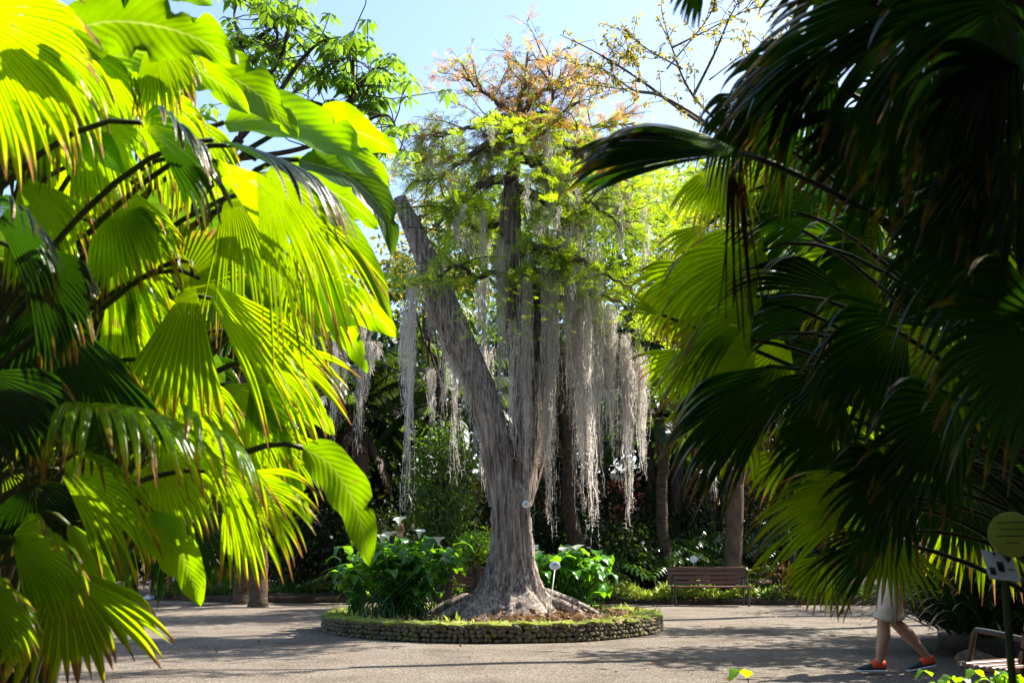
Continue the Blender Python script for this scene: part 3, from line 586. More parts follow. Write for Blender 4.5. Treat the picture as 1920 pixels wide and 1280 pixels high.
# ivy clad column and understory trees
ivy = make_tree('ivy_clad_tree', 'dark stump column wrapped in hanging green foliage left of the mossy trunk', (gx(838, 23), 23, .1), 3.5, (.72, .7, 1.75), (0, 0, 2.35), 60, 110, .11, 'tree_leaf', tr=.2, clump=.22, rg=tr_, shell=.7)
make_tree('small_shrub_tree', 'small bright green bush on a dark stem just left of the mossy trunk', (gx(893, 20.5), 20.5, .02), 1.6, (.33, .3, .35), (0, 0, 1.35), 24, 70, .07, 'glossy_leaf', tr=.13, clump=.12, rg=tr_, cat='shrub')
for px, Y, h in [(1208, 30, 6), (1246, 29.5, 6.5), (1264, 30, 6.5), (1312, 30, 6), (735, 31, 5)]:
    root = thing('slim_tree', 'slim dark straight tree trunk standing in the shaded belt behind the far bed', 'tree', (gx(px, Y), Y, .1), 'slim trunks behind the far bed'); B = np.array(root.location)
    t = MB(); pth = wig(B, B+[tr_.normal()*.2, 0, h], 10, .03, tr_); addtube(t, pth, np.linspace(.17, .11, 10), 8)
    for k in range(3): addtube(t, wig(B+[tr_.normal()*.16, .05, 0], pth[5+k], 7, .03, tr_), .035, 5)
    t.build('trunk', M['trunk'], root, origin=B); f_ = MB(); leaves(f_, pth[-1]+tr_.normal(size=(900, 3))*[.7, .6, .6], .2, .45, tr_); f_.build('crown', M['tree_leaf_shade'], root, origin=B)
# palms
make_palm('tall palm with drooping feathery crown left of the leaning trunk stub', (gx(508, 23.4), 23.4, 0), 6.3, 30, 2.9, rg=tr_, dead=8, tr=.21)
make_palm('shaggy palm with dark drooping fronds between the left leaves and the leaning trunk', (gx(668, 27), 27, .1), 4.8, 30, 2.9, 'tree_leaf_shade', rg=tr_, dead=10)
make_palm('palm with yellow-lit trunk just left of the mossy tree', (gx(836, 27.5), 27.5, .1), 5.2, 26, 2.6, rg=tr_, tr=.2)
make_palm('palm showing its feathery top above the leaning trunk stub', (gx(800, 31), 31, .1), 9.0, 24, 2.6, rg=tr_, tr=.18)
make_palm('dark palm trunk standing on the path edge beside the tall palm', (gx(478, 24.6), 24.6, 0), 5.2, 16, 2.5, 'tree_leaf_shade', rg=tr_, dead=4, tr=.2)
make_palm('palm behind the right-hand moss curtains', (gx(1235, 26.5), 26.5, .1), 4.6, 24, 2.3, rg=tr_, tr=.15)

# forked pale tree by the far bench
root = thing('forked_tree', 'pale brown tree with forked stems beside the far bench', 'tree', (*at(1372, 1050, 25.2)[:2], .1)); B = np.array(root.location); t = MB()
def pth(pts, Y): return spline([at(x, y, Y+dy) for x, y, dy in pts], 6)
p_ = pth([(1371, 1118, 0), (1374, 1050, 0), (1379, 960, 0), (1380, 905, 0)], 25.2); addtube(t, p_, np.linspace(.24, .19, len(p_)), 12)
for pts, r0, r1 in [([(1379, 925, 0), (1358, 850, .1), (1345, 760, .2), (1335, 640, .3), (1310, 500, .5)], .17, .05), ([(1381, 915, 0), (1392, 850, -.2), (1388, 740, -.3), (1400, 600, -.3)], .16, .05),
                    ([(1382, 910, 0), (1412, 872, .2), (1440, 800, .4), (1480, 700, .5)], .09, .04), ([(1376, 930, 0), (1362, 880, -.3), (1336, 820, -.5), (1320, 780, -.5)], .05, .02)]:
    p_ = pth(pts, 25.2); addtube(t, p_, np.linspace(r0, r1, len(p_)), 8)
t.build('trunk', M['pale_trunk'], root, origin=B); f_ = MB(); cl = ell(60, at(1400, 430, 25.4), (3, 2, 2.2), tr_, .4); leaves(f_, np.repeat(cl, 90, 0)+tr_.normal(size=(5400, 3))*.45, .16, .45, tr_); f_.build('crown', M['tree_leaf'], root, origin=B)

# ---------------------------------------------------------------- added trees, mostly out of frame, placed to cast dappled shade and block sky
shade = [((7.2, 5.6, .1), (2.2, 2.0, 1.4), (0, 0, 6.6), 58), ((7.0, 10.4, .1), (1.3, 1.1, 1.9), (0, 0, 2.6), 70), ((8.2, 12.6, .1), (1.7, 1.2, 1.8), (0, 0, 2.4), 70), ((5.6, 4.0, .1), (1.2, 1.4, .6), (-1.0, .2, 5.3), 50), ((4.4, 1.2, .1), (1.4, .9, .6), (-1.3, 0, 4.0), 50), ((1.8, -2.0, .1), (2.2, 1.0, .6), (-2.0, 1.0, 4.2), 50), ((8.9, 14.9, .1), (1.5, .6, .8), (-.8, -.2, 6.8), 22), ((8.4, 20.8, .1), (1.5, .7, 1.0), (-2.8, -.3, 9.0), 24), ((8.6, 18.4, .1), (1.3, .5, .7), (0, 0, 6.6), 16), ((1.9, 26.2, .1), (2.3, 1.1, 1.3), (-1.2, -4.6, 8.2), 44), ((10.4, 11.6, .1), (2.2, .7, 1.3), (0, 0, 6.6), 36), ((13, 17.0, .1), (3.2, 1.8, 2.2), (0, 0, 7.0), 56), ((8.2, 2.6, .1), (3.0, 2.4, 2.0), (0, 0, 6.4), 70), ((15, 24, .1), (3.4, 2.4, 2.4), (0, 0, 7.5), 50)]
shade += [((4.6, .2, .1), (2.6, 2.0, 1.3), (-.6, 0, 5.4), 70), ((3.2, -3.4, .1), (3.4, 2.6, 2.4), (0, 0, 4.6), 90), ((-2.6, -3.8, .1), (3.2, 2.4, 2.6), (0, 0, 4.4), 80), ((8, -1.5, .1), (2.6, 2.6, 2.6), (0, 0, 4.6), 70)]
for i, (bs, cr_, cc, nc) in enumerate(shade):
    make_tree('added_shade_tree', 'leafy tree added to cast shade, mostly outside the view', bs, 8, cr_, cc, nc, 110, .2, 'tree_leaf', tr=.22, clump=.45, rg=tr_, group='added shade trees')

for i, (x, y, rx, ry, hh) in enumerate([(6.2, 3.4, 1.4, 1.4, 4.2), (5.4, .8, 1.4, 1.4, 4.4), (7.0, 5.6, 1.4, 1.3, 4.6), (8.2, 8.0, 1.6, 1.3, 4.4), (-5.6, 3.2, 1.5, 1.8, 8.6), (-5.2, .2, 1.6, 1.6, 9.0), (0.2, -5.0, 2.4, 1.4, 9.6), (3.6, -3.2, 2.0, 1.2, 8.6), (-7.6, 7.4, 1.6, 1.8, 7.4), (-3.4, -3.0, 1.8, 1.2, 9.4), (7.5, -2.5, 2.0, 2.0, 8.6)]):  # unseen shrubs added around the camera to cut down sky light
    make_tree('sky_blocking_shrub', 'dense dark shrub added outside the view to block sky light', (x, y, .05), hh, (rx, ry, hh*.5), (0, 0, hh*.52), 90, 70, .34, 'tree_leaf_shade', tr=.06, clump=.45, rg=tr_, group='added sky-blocking shrubs around the view', cat='shrub', nlimb=4)
# ---------------------------------------------------------------- pink building behind the trees
bd = thing('pink_building', 'low pink rendered building with white roof edge far behind the trees', 'building', (0, 41, 0)); B = np.array([0, 41, 0.])
def part(mb, name, mat, par=bd, org=B): return mb.build(name, mat, par, smooth=False, origin=org)
x0, x1, zt = -11.5, 12.5, 4.1
mb = MB(); box(mb, ((x0+x1)/2, 44, zt/2), (x1-x0, 6, zt)); part(mb, 'wall', M['pink'])
mb = MB(); box(mb, ((x0+x1)/2, 43.9, zt+.16), (x1-x0+.6, 6.7, .3), None, .04); box(mb, ((x0+x1)/2, 44.2, zt+.5), (x1-x0-1, 5, .4), None, .04); part(mb, 'roof', M['white'])
for i in range(9):
    wx = x0+1.6+i*2.6; mb = MB(); box(mb, (wx, 40.97, 2.1), (1.2, .06, 1.6)); wn = part(mb, 'window', M['glass']); mb = MB()
    for a_, b_, c_, d_ in ((wx-.64, 2.1, .1, 1.8), (wx+.64, 2.1, .1, 1.8), (wx, 2.95, 1.18, .1), (wx, 1.25, 1.18, .1), (wx, 2.1, .06, 1.58)): box(mb, (a_, 40.93, b_), (c_, .05, d_))
    part(mb, 'frame', M['white'], wn)

# ---------------------------------------------------------------- planter and mossy cypress
PC = np.array([gx(926, 16.8), 16.8, 0.]); PR = 2.72
pl = thing('round_planter', 'low round stone planter edged with yellow-green moss around the mossy tree', 'planter', tuple(PC))
nA = 260; A = np.linspace(0, 2*math.pi, nA, endpoint=False)
def lathe_noise(prof, amp, mat, name):
    v = []
    for r, z in prof:
        rr = r+amp*(np.sin(A*41+z*30)+np.sin(A*67+1+z*20)+np.sin(A*23+r*9)+rng.normal(size=nA)*.8)*.5; zz = z+amp*.6*(np.sin(A*31+r*12)+rng.normal(size=nA)*.6)
        v.append(np.stack([PC[0]+rr*np.cos(A), PC[1]+rr*np.sin(A), zz], -1))
    v = np.concatenate(v); m_ = len(prof); i = np.arange(m_-1)[:, None]*nA; j = np.arange(nA)[None]; q = np.stack([i+j, i+(j+1) % nA, i+nA+(j+1) % nA, i+nA+j], -1).reshape(-1, 4)
    mb = MB(); mb.add(v, q); return mb.build(name, M[mat], pl, origin=PC)
lathe_noise([(PR-.05, -.02), (PR-.06, .08), (PR-.06, .19)], .012, 'soil', 'wall_core')
lathe_noise([(PR-.02, .20), (PR+.02, .235), (PR, .255), (PR-.12, .268), (PR-.28, .258), (PR-.36, .23), (PR-.38, .16)], .019, 'mossy', 'coping')
mb = MB(); su = [(math.sin(ph)*math.cos(th), math.sin(ph)*math.sin(th), math.cos(ph)) for ph in np.linspace(.15, math.pi-.15, 5) for th in np.linspace(0, 2*math.pi, 7, endpoint=False)]
su = np.array(su); sq = [(i*7+j, i*7+(j+1) % 7, (i+1)*7+(j+1) % 7, (i+1)*7+j) for i in range(4) for j in range(7)]
for row, z in enumerate((.03, .095, .155, .205)):
    a = rng.random()
    while a < 6.28+.5:
        wd = rng.uniform(.05, .12)
        v = (su+rng.normal(size=su.shape)*.13)*np.array([wd*.58, .05, .037]); a += wd/PR
        v = v @ rotm('Z', a+math.pi/2).T + np.array([PC[0]+(PR-.02)*math.cos(a), PC[1]+(PR-.02)*math.sin(a), z+rng.normal()*.008]); mb.add(v, sq)
mb.build('stonework', M['stone'], pl, origin=PC)
mb = MB(); nr = 18; v = [[PC[0], PC[1], .26]]; 
for k in range(1, nr):
    r = (PR-.33)*k/(nr-1); v += [[PC[0]+r*math.cos(a), PC[1]+r*math.sin(a), .26-.08*(k/nr)+rng.normal()*.008] for a in A[::4]]
m_ = len(A[::4]); q = []; t3 = [(0, 1+j, 1+(j+1) % m_) for j in range(m_)]
for k in range(nr-2):
    for j in range(m_): q.append((1+k*m_+j, 1+k*m_+(j+1) % m_, 1+(k+1)*m_+(j+1) % m_, 1+(k+1)*m_+j))
mb.add(v, q, t3); mb.build('soil', M['soil'], pl, origin=PC)
# grass and creeping weeds on the coping
mb = MB()
for k in range(1500):
    a = rng.uniform(0, 6.28); r = PR-rng.uniform(-.03, .45); c = np.array([[PC[0]+r*math.cos(a), PC[1]+r*math.sin(a), .25]]); leaves(mb, c, .045 if rng.random() < .8 else .09, .3, rng, droop=-.6)
tag(mb.build('coping_weeds', M['cover'], origin=PC), 'tiny weeds and grass growing on the planter rim', 'weeds', kind='stuff')
mb = MB(); n_ = 2600; aa = rng.uniform(0, 6.28, n_); rr = np.sqrt(rng.random(n_))*(PR-.4); cen = np.stack([PC[0]+rr*np.cos(aa), PC[1]+rr*np.sin(aa), np.full(n_, .265)], -1)
cen[:900] = np.array([at(1040, 1160, 14.9)[0], 14.95, .25])+np.abs(rng.normal(size=(900, 1)))*[0, 0, .045]+rng.normal(size=(900, 3))*[.42, .22, .008]
leaves(mb, cen, .085, .45, rng, droop=0, flat=.3, upn=.6); tag(mb.build('leaf_litter', M['litter'], origin=PC), 'dry brown leaves lying around the mossy tree roots', 'leaf litter', kind='stuff')

TY = 16.0
CB = np.array([*at(957, 1150, TY)[:2], .1]); cy = thing('swamp_cypress', 'old cypress with shredding grey bark and a leaning sawn-off stem in the round planter', 'tree', tuple(CB))
def bark_stem(mb, path, rad, sides=30, flut=.08, ns=9, seed=0, twist=0., butt=0):
    path = np.asarray(path, float); n = len(path); rad = np.asarray(rad, float); tg = nrm(np.gradient(path, axis=0)); u = np.array([1., 0, 0]); a = np.linspace(0, 2*math.pi, sides, endpoint=False); rg = np.random.default_rng(seed)
    V = []; ph = rg.uniform(0, 6, 4); nk_ = n//3+2; NN = rg.normal(size=(nk_, sides)); NN = np.stack([np.interp(np.arange(n)/3, np.arange(nk_), NN[:, c_]) for c_ in range(sides)], 1); NN2 = np.repeat(rg.normal(size=(1, sides)), n, 0)*.6
    for i in range(n):
        u = nrm(u-tg[i]*np.dot(u, tg[i])); w_ = np.cross(tg[i], u); aa = a+twist*i
        bf = butt*max(0, 1-i/(n*.55))**1.5
        m_ = 1+flut*np.sin(aa*ns+ph[0]+.5*math.sin(i*.3))+flut*.6*np.sin(aa*(ns*2+1)+ph[1]+.3*i*.2)+flut*.55*NN[i]+flut*.5*NN2[i]+bf*np.clip(np.sin(aa*5+ph[2]), -.4, 1)+rg.normal(size=sides)*.012
        V.append(path[i]+(rad[i]*m_)[:, None]*(np.cos(a)[:, None]*u+np.sin(a)[:, None]*w_))
    V.append(path[-1:]+tg[-1]*.02); v = np.concatenate(V); i = np.arange(n-1)[:, None]*sides; j = np.arange(sides)[None]; q = np.stack([i+j, i+(j+1) % sides, i+sides+(j+1) % sides, i+sides+j], -1).reshape(-1, 4)
    tr3 = [((n-1)*sides+k, (n-1)*sides+(k+1) % sides, n*sides) for k in range(sides)]; mb.add(v, q, tr3)
def stem(pts, Y, radpx, **kw):
    P = spline([at(x, y, Y+dy) for x, y, dy in pts], 10); rr = np.interp(np.linspace(0, 1, len(P)), np.linspace(0, 1, len(radpx)), np.array(radpx)*pm(Y)); mb = MB(); bark_stem(mb, P, rr, **kw); return mb, P, rr
# trunk foot: flared, buttressed
mb, Pt, _ = stem([(958, 1172, 0), (957, 1140, 0), (957, 1105, 0), (959, 1060, 0), (960, 1010, 0), (958, 965, 0), (958, 930, 0), (958, 900, 0)], TY, [128, 92, 60, 43, 36, 35, 33, 22], sides=110, flut=.05, ns=13, seed=1, butt=.22)
mb.build('trunk', M['cy_bark'], cy, origin=CB)
# surface roots
mb = MB()
for x, y, dx, dyy, r0 in [(1010, 1130, 90, -.9, .11), (990, 1140, 55, -1.2, .1), (900, 1140, -75, -1.0, .12), (930, 1150, -30, -1.3, .1), (1015, 1120, 110, -.3, .1), (880, 1130, -80, -.2, .1)]:
    p0 = at(x, y-6, TY+.15); p1 = np.array([p0[0]+dx*pm(TY), p0[1]+dyy*.8, .2]); addtube(mb, bez(p0, p0*[.6, .6, .9]+p1*[.4, .4, .1], p1+[0, 0, .08], p1-[0, 0, .05], 12), np.linspace(r0*1.1, .03, 12)*(1+rng.normal(size=12)*.09), 12)
mb.build('root', M['cy_bark'], cy, origin=CB)
mb, P1, _ = stem([(946, 945, 0), (924, 810, -.05), (907, 740, -.1), (886, 690, -.1), (860, 635, -.15), (830, 565, -.2), (800, 485, -.2), (775, 430, -.2), (748, 372, -.2)], TY, [27, 25, 24, 25, 27, 26, 20, 18, 12], sides=56, flut=.07, ns=8, seed=2)
o = mb.build('leaning_stem', M['cy_bark'], cy, origin=CB); o['label'] = 'stem leaning left and sawn off at the top'
mb, P2, _ = stem([(970, 945, .1), (987, 810, .15), (984, 700, .15), (968, 600, .15), (958, 500, .15), (956, 420, .15), (960, 340, .15), (968, 270, .15), (978, 215, .15)], TY, [26, 24, 24, 24, 23, 19, 13, 9, 6], sides=48, flut=.10, ns=6, seed=3)
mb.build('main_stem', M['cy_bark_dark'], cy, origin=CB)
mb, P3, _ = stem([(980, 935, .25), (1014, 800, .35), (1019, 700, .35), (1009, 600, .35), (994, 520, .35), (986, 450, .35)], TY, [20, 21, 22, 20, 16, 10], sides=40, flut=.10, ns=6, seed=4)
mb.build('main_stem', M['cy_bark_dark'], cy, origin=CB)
mb, P4, _ = stem([(985, 545, .4), (1030, 520, .5), (1062, 480, .5), (1072, 440, .5), (1072, 408, .5)], TY, [20, 22, 26, 27, 26], sides=30, flut=.07, ns=6, seed=5)
mb.build('sawn_limb', M['cy_bark'], cy, origin=CB)
# limbs and twigs
cg = np.random.default_rng(8); limb = MB(); twig_pts = []; moss_pts = []
limbs = [([(975, 225), (930, 222), (880, 240), (800, 262)], -.6, 9), ([(976, 222), (940, 196), (900, 170), (868, 140)], .3, 6), ([(978, 220), (972, 190), (985, 150), (990, 100)], 0, 6), ([(980, 222), (1030, 200), (1030, 140), (1010, 90)], .4, 5),
 ([(982, 225), (1050, 235), (1110, 240), (1190, 232)], .5, 9), ([(980, 228), (1040, 255), (1100, 300), (1150, 340)], -.8, 9), ([(974, 232), (910, 270), (850, 320), (800, 345)], -.9, 9), ([(968, 290), (1010, 310), (1080, 360), (1160, 420)], -1.4, 11),
 ([(964, 330), (900, 350), (850, 385), (820, 430)], -1.0, 12), ([(963, 350), (1030, 380), (1090, 400), (1200, 400)], .8, 12), ([(966, 400), (900, 430), (870, 400), (810, 395)], 1.0, 10), ([(1000, 300), (1070, 290), (1140, 310), (1230, 350)], 1.2, 8),
 ([(978, 218), (1020, 170), (1070, 150), (1120, 140)], .6, 6), ([(970, 260), (900, 290), (830, 300), (780, 330)], .6, 8), ([(1010, 330), (1080, 350), (1150, 370), (1250, 420)], .2, 9), ([(988, 460), (1040, 470), (1110, 500), (1180, 540)], -1.0, 9),
 ([(800, 440), (770, 400), (740, 390), (700, 400)], 1.2, 5), ([(985, 560), (1060, 560), (1150, 560), (1210, 620)], .3, 8), ([(972, 500), (900, 520), (860, 500), (820, 520)], -1.2, 7), ([(976, 240), (1000, 260), (1060, 210), (1090, 190)], -1.2, 6)]
for pts, dy, r0 in limbs:
    n = len(pts); P = spline([at(x, y, TY+.1+dy*i/(n-1)) for i, (x, y) in enumerate(pts)], 7)+cg.normal(size=(7*(n-1)+1, 3))*.02
    addtube(limb, P, np.linspace(r0*1.0, 1.6, len(P))*pm(TY), 7); L = np.linalg.norm(P[-1]-P[0])
    for k in range(16):
        j = cg.integers(3, len(P)); d = nrm(nrm(P[-1]-P[0])*.6+cg.normal(size=3)*np.array([.8, .8, .45])); l = cg.uniform(.35, 1.0)*(.7 if j < 8 else 1)
        s = wig(P[j], P[j]+d*l, 7, .16, cg, .04); addtube(limb, s, np.linspace(.014, .004, 7), 4, False)
        for m_ in range(4):
            q0 = s[cg.integers(2, 7)]; d2 = nrm(d*.6+cg.normal(size=3)*np.array([.8, .8, .5])); s2 = wig(q0, q0+d2*cg.uniform(.15, .45), 5, .2, cg); addtube(limb, s2, np.linspace(.006, .003, 5), 3, False); twig_pts.append((s2, d2))
        twig_pts.append((s, d)); 
        if cg.random() < .9: moss_pts.append(s[4])
gs = MB(); rs = MB()
def zpix(p): # source pixel row of a point
    v = p-np.array([0, 0, CH]); return 640-F*(v@CU)/(v@CF)
def xpix(p):
    v = p-np.array([0, 0, CH]); return 960+F*(v@CR)/(v@CF)
def sprig(mb, p, d, L, rg):
    n = 10; t = np.linspace(.1, 1, n); side = nrm(np.cross(d, np.array([0, 0, 1.])+rg.normal(size=3)*.35)); c = p+d*(t*L)[:, None]; sgn = np.where(np.arange(n) % 2, 1, -1)[:, None]
    dd = nrm(side*sgn+d*.6+rg.normal(size=(n, 3))*.15); l = (L*.5*(1.1-t*.6))[:, None]; nn = nrm(np.cross(dd, d)); sw = np.cross(nn, dd)*.008
    v = np.stack([c, c+dd*l*.5+sw, c+dd*l, c+dd*l*.5-sw], 1).reshape(-1, 3); k = np.arange(n)[:, None]*4; mb.add(v, k+np.array([[0, 1, 2, 3]]), None, np.stack([np.full(4*n, rg.random()), np.tile([0, .5, 1, .5], n)], -1))
for s, d in twig_pts:
    py = zpix(s[0])
    if xpix(s[0]) < 822 and 345 < py < 520: continue
    py = py; rust = .85/(1+math.exp((py-272)/34)); dens = 1.0 if py > 215 else (.7 if py > 140 else .3)
    for m_ in range(9):
        if cg.random() > dens*.85: continue
        p = s[cg.integers(1, len(s))]; dd = nrm(d+cg.normal(size=3)*.7+DOWN*.2); sprig(rs if cg.random() < rust else gs, p, dd, cg.uniform(.09, .2), cg)
# extra low sprays to the right, light green
for k in range(1700):
    px, py = cg.uniform(1040, 1310), cg.uniform(300, 600)
    if cg.random() < (py-400)/130: continue
    p = at(px, py, TY+cg.uniform(-1.0, 1.6)); sprig(gs, p, nrm(cg.normal(size=3)*[1, 1, .25]), cg.uniform(.12, .26), cg)
for k in range(95):
    fx, fy = cg.uniform(790, 1210), cg.uniform(225, 420)
    if fx < 850 and fy > 330: continue
    c0 = at(fx, fy, TY+cg.uniform(-1.7, 1.5))
    for m_ in range(3):
        d = nrm(cg.normal(size=3)*[1, 1, .35]); s = wig(c0, c0+d*cg.uniform(.25, .5), 6, .15, cg, .05); addtube(limb, s, np.linspace(.006, .003, 6), 3, False)
        for q_ in range(9): sprig(gs, s[cg.integers(1, 6)], nrm(d+cg.normal(size=3)*.7+DOWN*.15), cg.uniform(.09, .18), cg)
    if cg.random() < .35: moss_pts.append(c0)
for k in range(260):
    p = at(cg.normal(970, 60), cg.uniform(430, 640), TY+cg.uniform(-1.2, -.4)); sprig(gs, p, nrm(cg.normal(size=3)*[1, 1, .4]), cg.uniform(.08, .16), cg)
limb.build('branches', M['branch'], cy, origin=CB)
gs.build('foliage', M['sprig'], cy, origin=CB, smooth=False); o = rs.build('foliage', M['sprig_rust'], cy, origin=CB, smooth=False); o['label'] = 'rusty orange foliage at the top of the crown'

# ---------------------------------------------------------------- spanish moss
mg = np.random.default_rng(17)
def moss(mb, top, L, w, n, dep=.12, taper=.5, fine=.0045, curl=2):
    nl = max(1, n//16); lx = mg.uniform(-.5, .5, nl)*w; ly = mg.normal(size=nl)*dep*.7; ll = L*(1-taper*np.abs(lx)/w*1.2)*mg.uniform(.42, 1.0, nl); lz = mg.uniform(0, .35, nl)*(L-ll); ll[0] = L; lx[0] *= .4; lz[0] = 0
    for i in range(n):
        g_ = i % nl; wl_ = .05 if nl > 1 else w*.3; x0_ = mg.normal()*wl_; l = ll[g_]*(mg.uniform(.3, 1.0)**.5 if i >= nl else 1); z0 = lz[g_]+mg.uniform(0, .12)*L*mg.random(); l = max(l-z0*.3, .12)
        K = max(7, int(l/.07)); t = np.linspace(0, 1, K); ww = fine*mg.uniform(.5, 1.6)
        a_ = np.cumsum(mg.normal(size=K))*.008+.02*np.sin(t*mg.uniform(4, 16)+g_); b_ = np.cumsum(mg.normal(size=K))*.010
        p = np.stack([top[0]+lx[g_]+x0_*(1.1-t*.8)+a_, top[1]+ly[g_]+mg.normal()*wl_*.6+b_, top[2]-z0-t*l], -1); an = np.cumsum(mg.normal(size=K)*.9)+mg.uniform(0, 6)
        s = np.stack([np.cos(an), np.sin(an), np.zeros(K)], -1)*(ww*(1-.5*t**3)*(1+.8*np.sin(np.arange(K)*1.9+i)))[:, None]
        v = np.stack([p-s, p+s], 1).reshape(-1, 3); k = np.arange(K-1)*2; mb.add(v, np.stack([k, k+1, k+3, k+2], -1), None, np.stack([np.full(2*K, mg.random()), np.repeat(t, 2)], -1))
        if curl:   # short curled side shoots
            m_ = K*curl; j = mg.integers(0, K, m_); d = nrm(mg.normal(size=(m_, 3))+DOWN*.5)*mg.uniform(.02, .075, (m_, 1)); sd_ = nrm(np.cross(d, mg.normal(size=(m_, 3))))*.0022
            q0 = p[j]; q1 = q0+d+DOWN*.008; v = np.stack([q0-sd_, q0+sd_, q1+sd_*.5, q1-sd_*.5], 1).reshape(-1, 3); k = np.arange(m_)[:, None]*4; mb.add(v, k+np.array([[0, 1, 2, 3]]), None, np.full((4*m_, 2), mg.random()))
def moss_thing(px, py0, py1, wpx, n, Y, label, group='spanish moss curtains hanging from the cypress', **kw):
    top = at(px, py0, Y); L = top[2]-at(px, py1, Y)[2]; mb = MB(); n = int(n*1.1); moss(mb, top, L, wpx*pm(Y), n, **kw)
    tag(mb.build('spanish_moss', M['moss'], origin=top), label, 'spanish moss', group)
cur = [ (772, 500, 960, 22, 70, TY-.3, 'long narrow grey moss strand hanging from the sawn end of the leaning stem'),
 (640, 560, 850, 26, 70, 19.5, 'moss curtain beside the left foreground leaves, left one of two'),
 (680, 600, 835, 26, 50, 19.5, 'moss curtain beside the left foreground leaves, right one of two'),
 (852, 560, 900, 50, 60, TY+.4, 'thin veil of moss hanging behind the leaning stem'),
 (905, 480, 740, 30, 40, TY+.3, 'sparse short moss between the leaning stem and the main stem, upper part'),
 (938, 440, 890, 12, 55, TY-.25, 'long white moss strand along the left edge of the main stem'),
 (962, 600, 860, 24, 22, TY-.35, 'moss veil on the front of the main stem below the lowest sprays'),
 (987, 470, 985, 16, 60, TY-.35, 'very narrow long moss strand down the middle of the main stem'),
 (1030, 470, 1000, 22, 130, TY-.15, 'thick brown-grey moss curtain along the right edge of the main stem'),
 (1076, 420, 1010, 40, 230, TY+.1, 'widest pale moss curtain hanging from the sawn right limb, narrowing to a point'),
 (1112, 450, 925, 22, 110, TY+.2, 'pale moss curtain just right of the widest one'),
 (1100, 560, 1010, 10, 24, TY-.1, 'single thin moss strand dropping between two pale curtains'),
 (1145, 560, 890, 22, 100, TY+.3, 'grey moss curtain below the low green spray, second from the right'),
 (1172, 620, 985, 18, 110, TY+.3, 'grey moss curtain with a long thin point, right of the tree'),
 (1200, 650, 890, 18, 80, TY+.5, 'rightmost grey moss curtain of the mossy tree'),
 (905, 640, 930, 30, 30, TY+.9, 'faint moss veil behind the stems near the round trunk label'),
 (1330, 780, 938, 16, 60, 24.6, 'moss tuft hanging from the forked pale tree'),
 (812, 690, 800, 22, 40, TY+.5, 'small moss tuft under the leaning stem'),
 (700, 640, 700, 30, 30, TY+1, 'little moss festoon between the palms') ]
for c in cur: moss_thing(*c)
# moss growing flat on the sunny side of the stems
for P_, lab, n_ in ((P1, 'shaggy moss fringe hanging off the leaning stem', 150), (P2[:46], 'shaggy moss fringe hanging off the main stem', 90)):
    mb = MB(); m0 = P_[len(P_)//2]
    for k in range(n_):
        j = mg.integers(8, len(P_)-22); side = mg.choice([-1, 1]); rad_ = .22 if P_ is P1 else .24; p = P_[j]+np.array([side*rad_*mg.uniform(.5, 1.0), -.15*mg.random(), 0]); moss(mb, p, mg.uniform(.2, .7), .04, 4, .03)
    tag(mb.build('spanish_moss', M['moss'], origin=m0), lab, 'spanish moss', 'spanish moss curtains hanging from the cypress')
mb = MB(); m0 = at(960, 330, TY)
for p in moss_pts:
    py = zpix(p)
    if xpix(p) < 835 and py > 300: continue
    if 235 < py < 440 or mg.random() < .08: moss(mb, p, mg.uniform(.2, .95), .07, 10, .05, curl=2)
tag(mb.build('spanish_moss', M['moss'], origin=m0), 'fine grey wisps of moss scattered all through the cypress crown', 'spanish moss', kind='stuff')

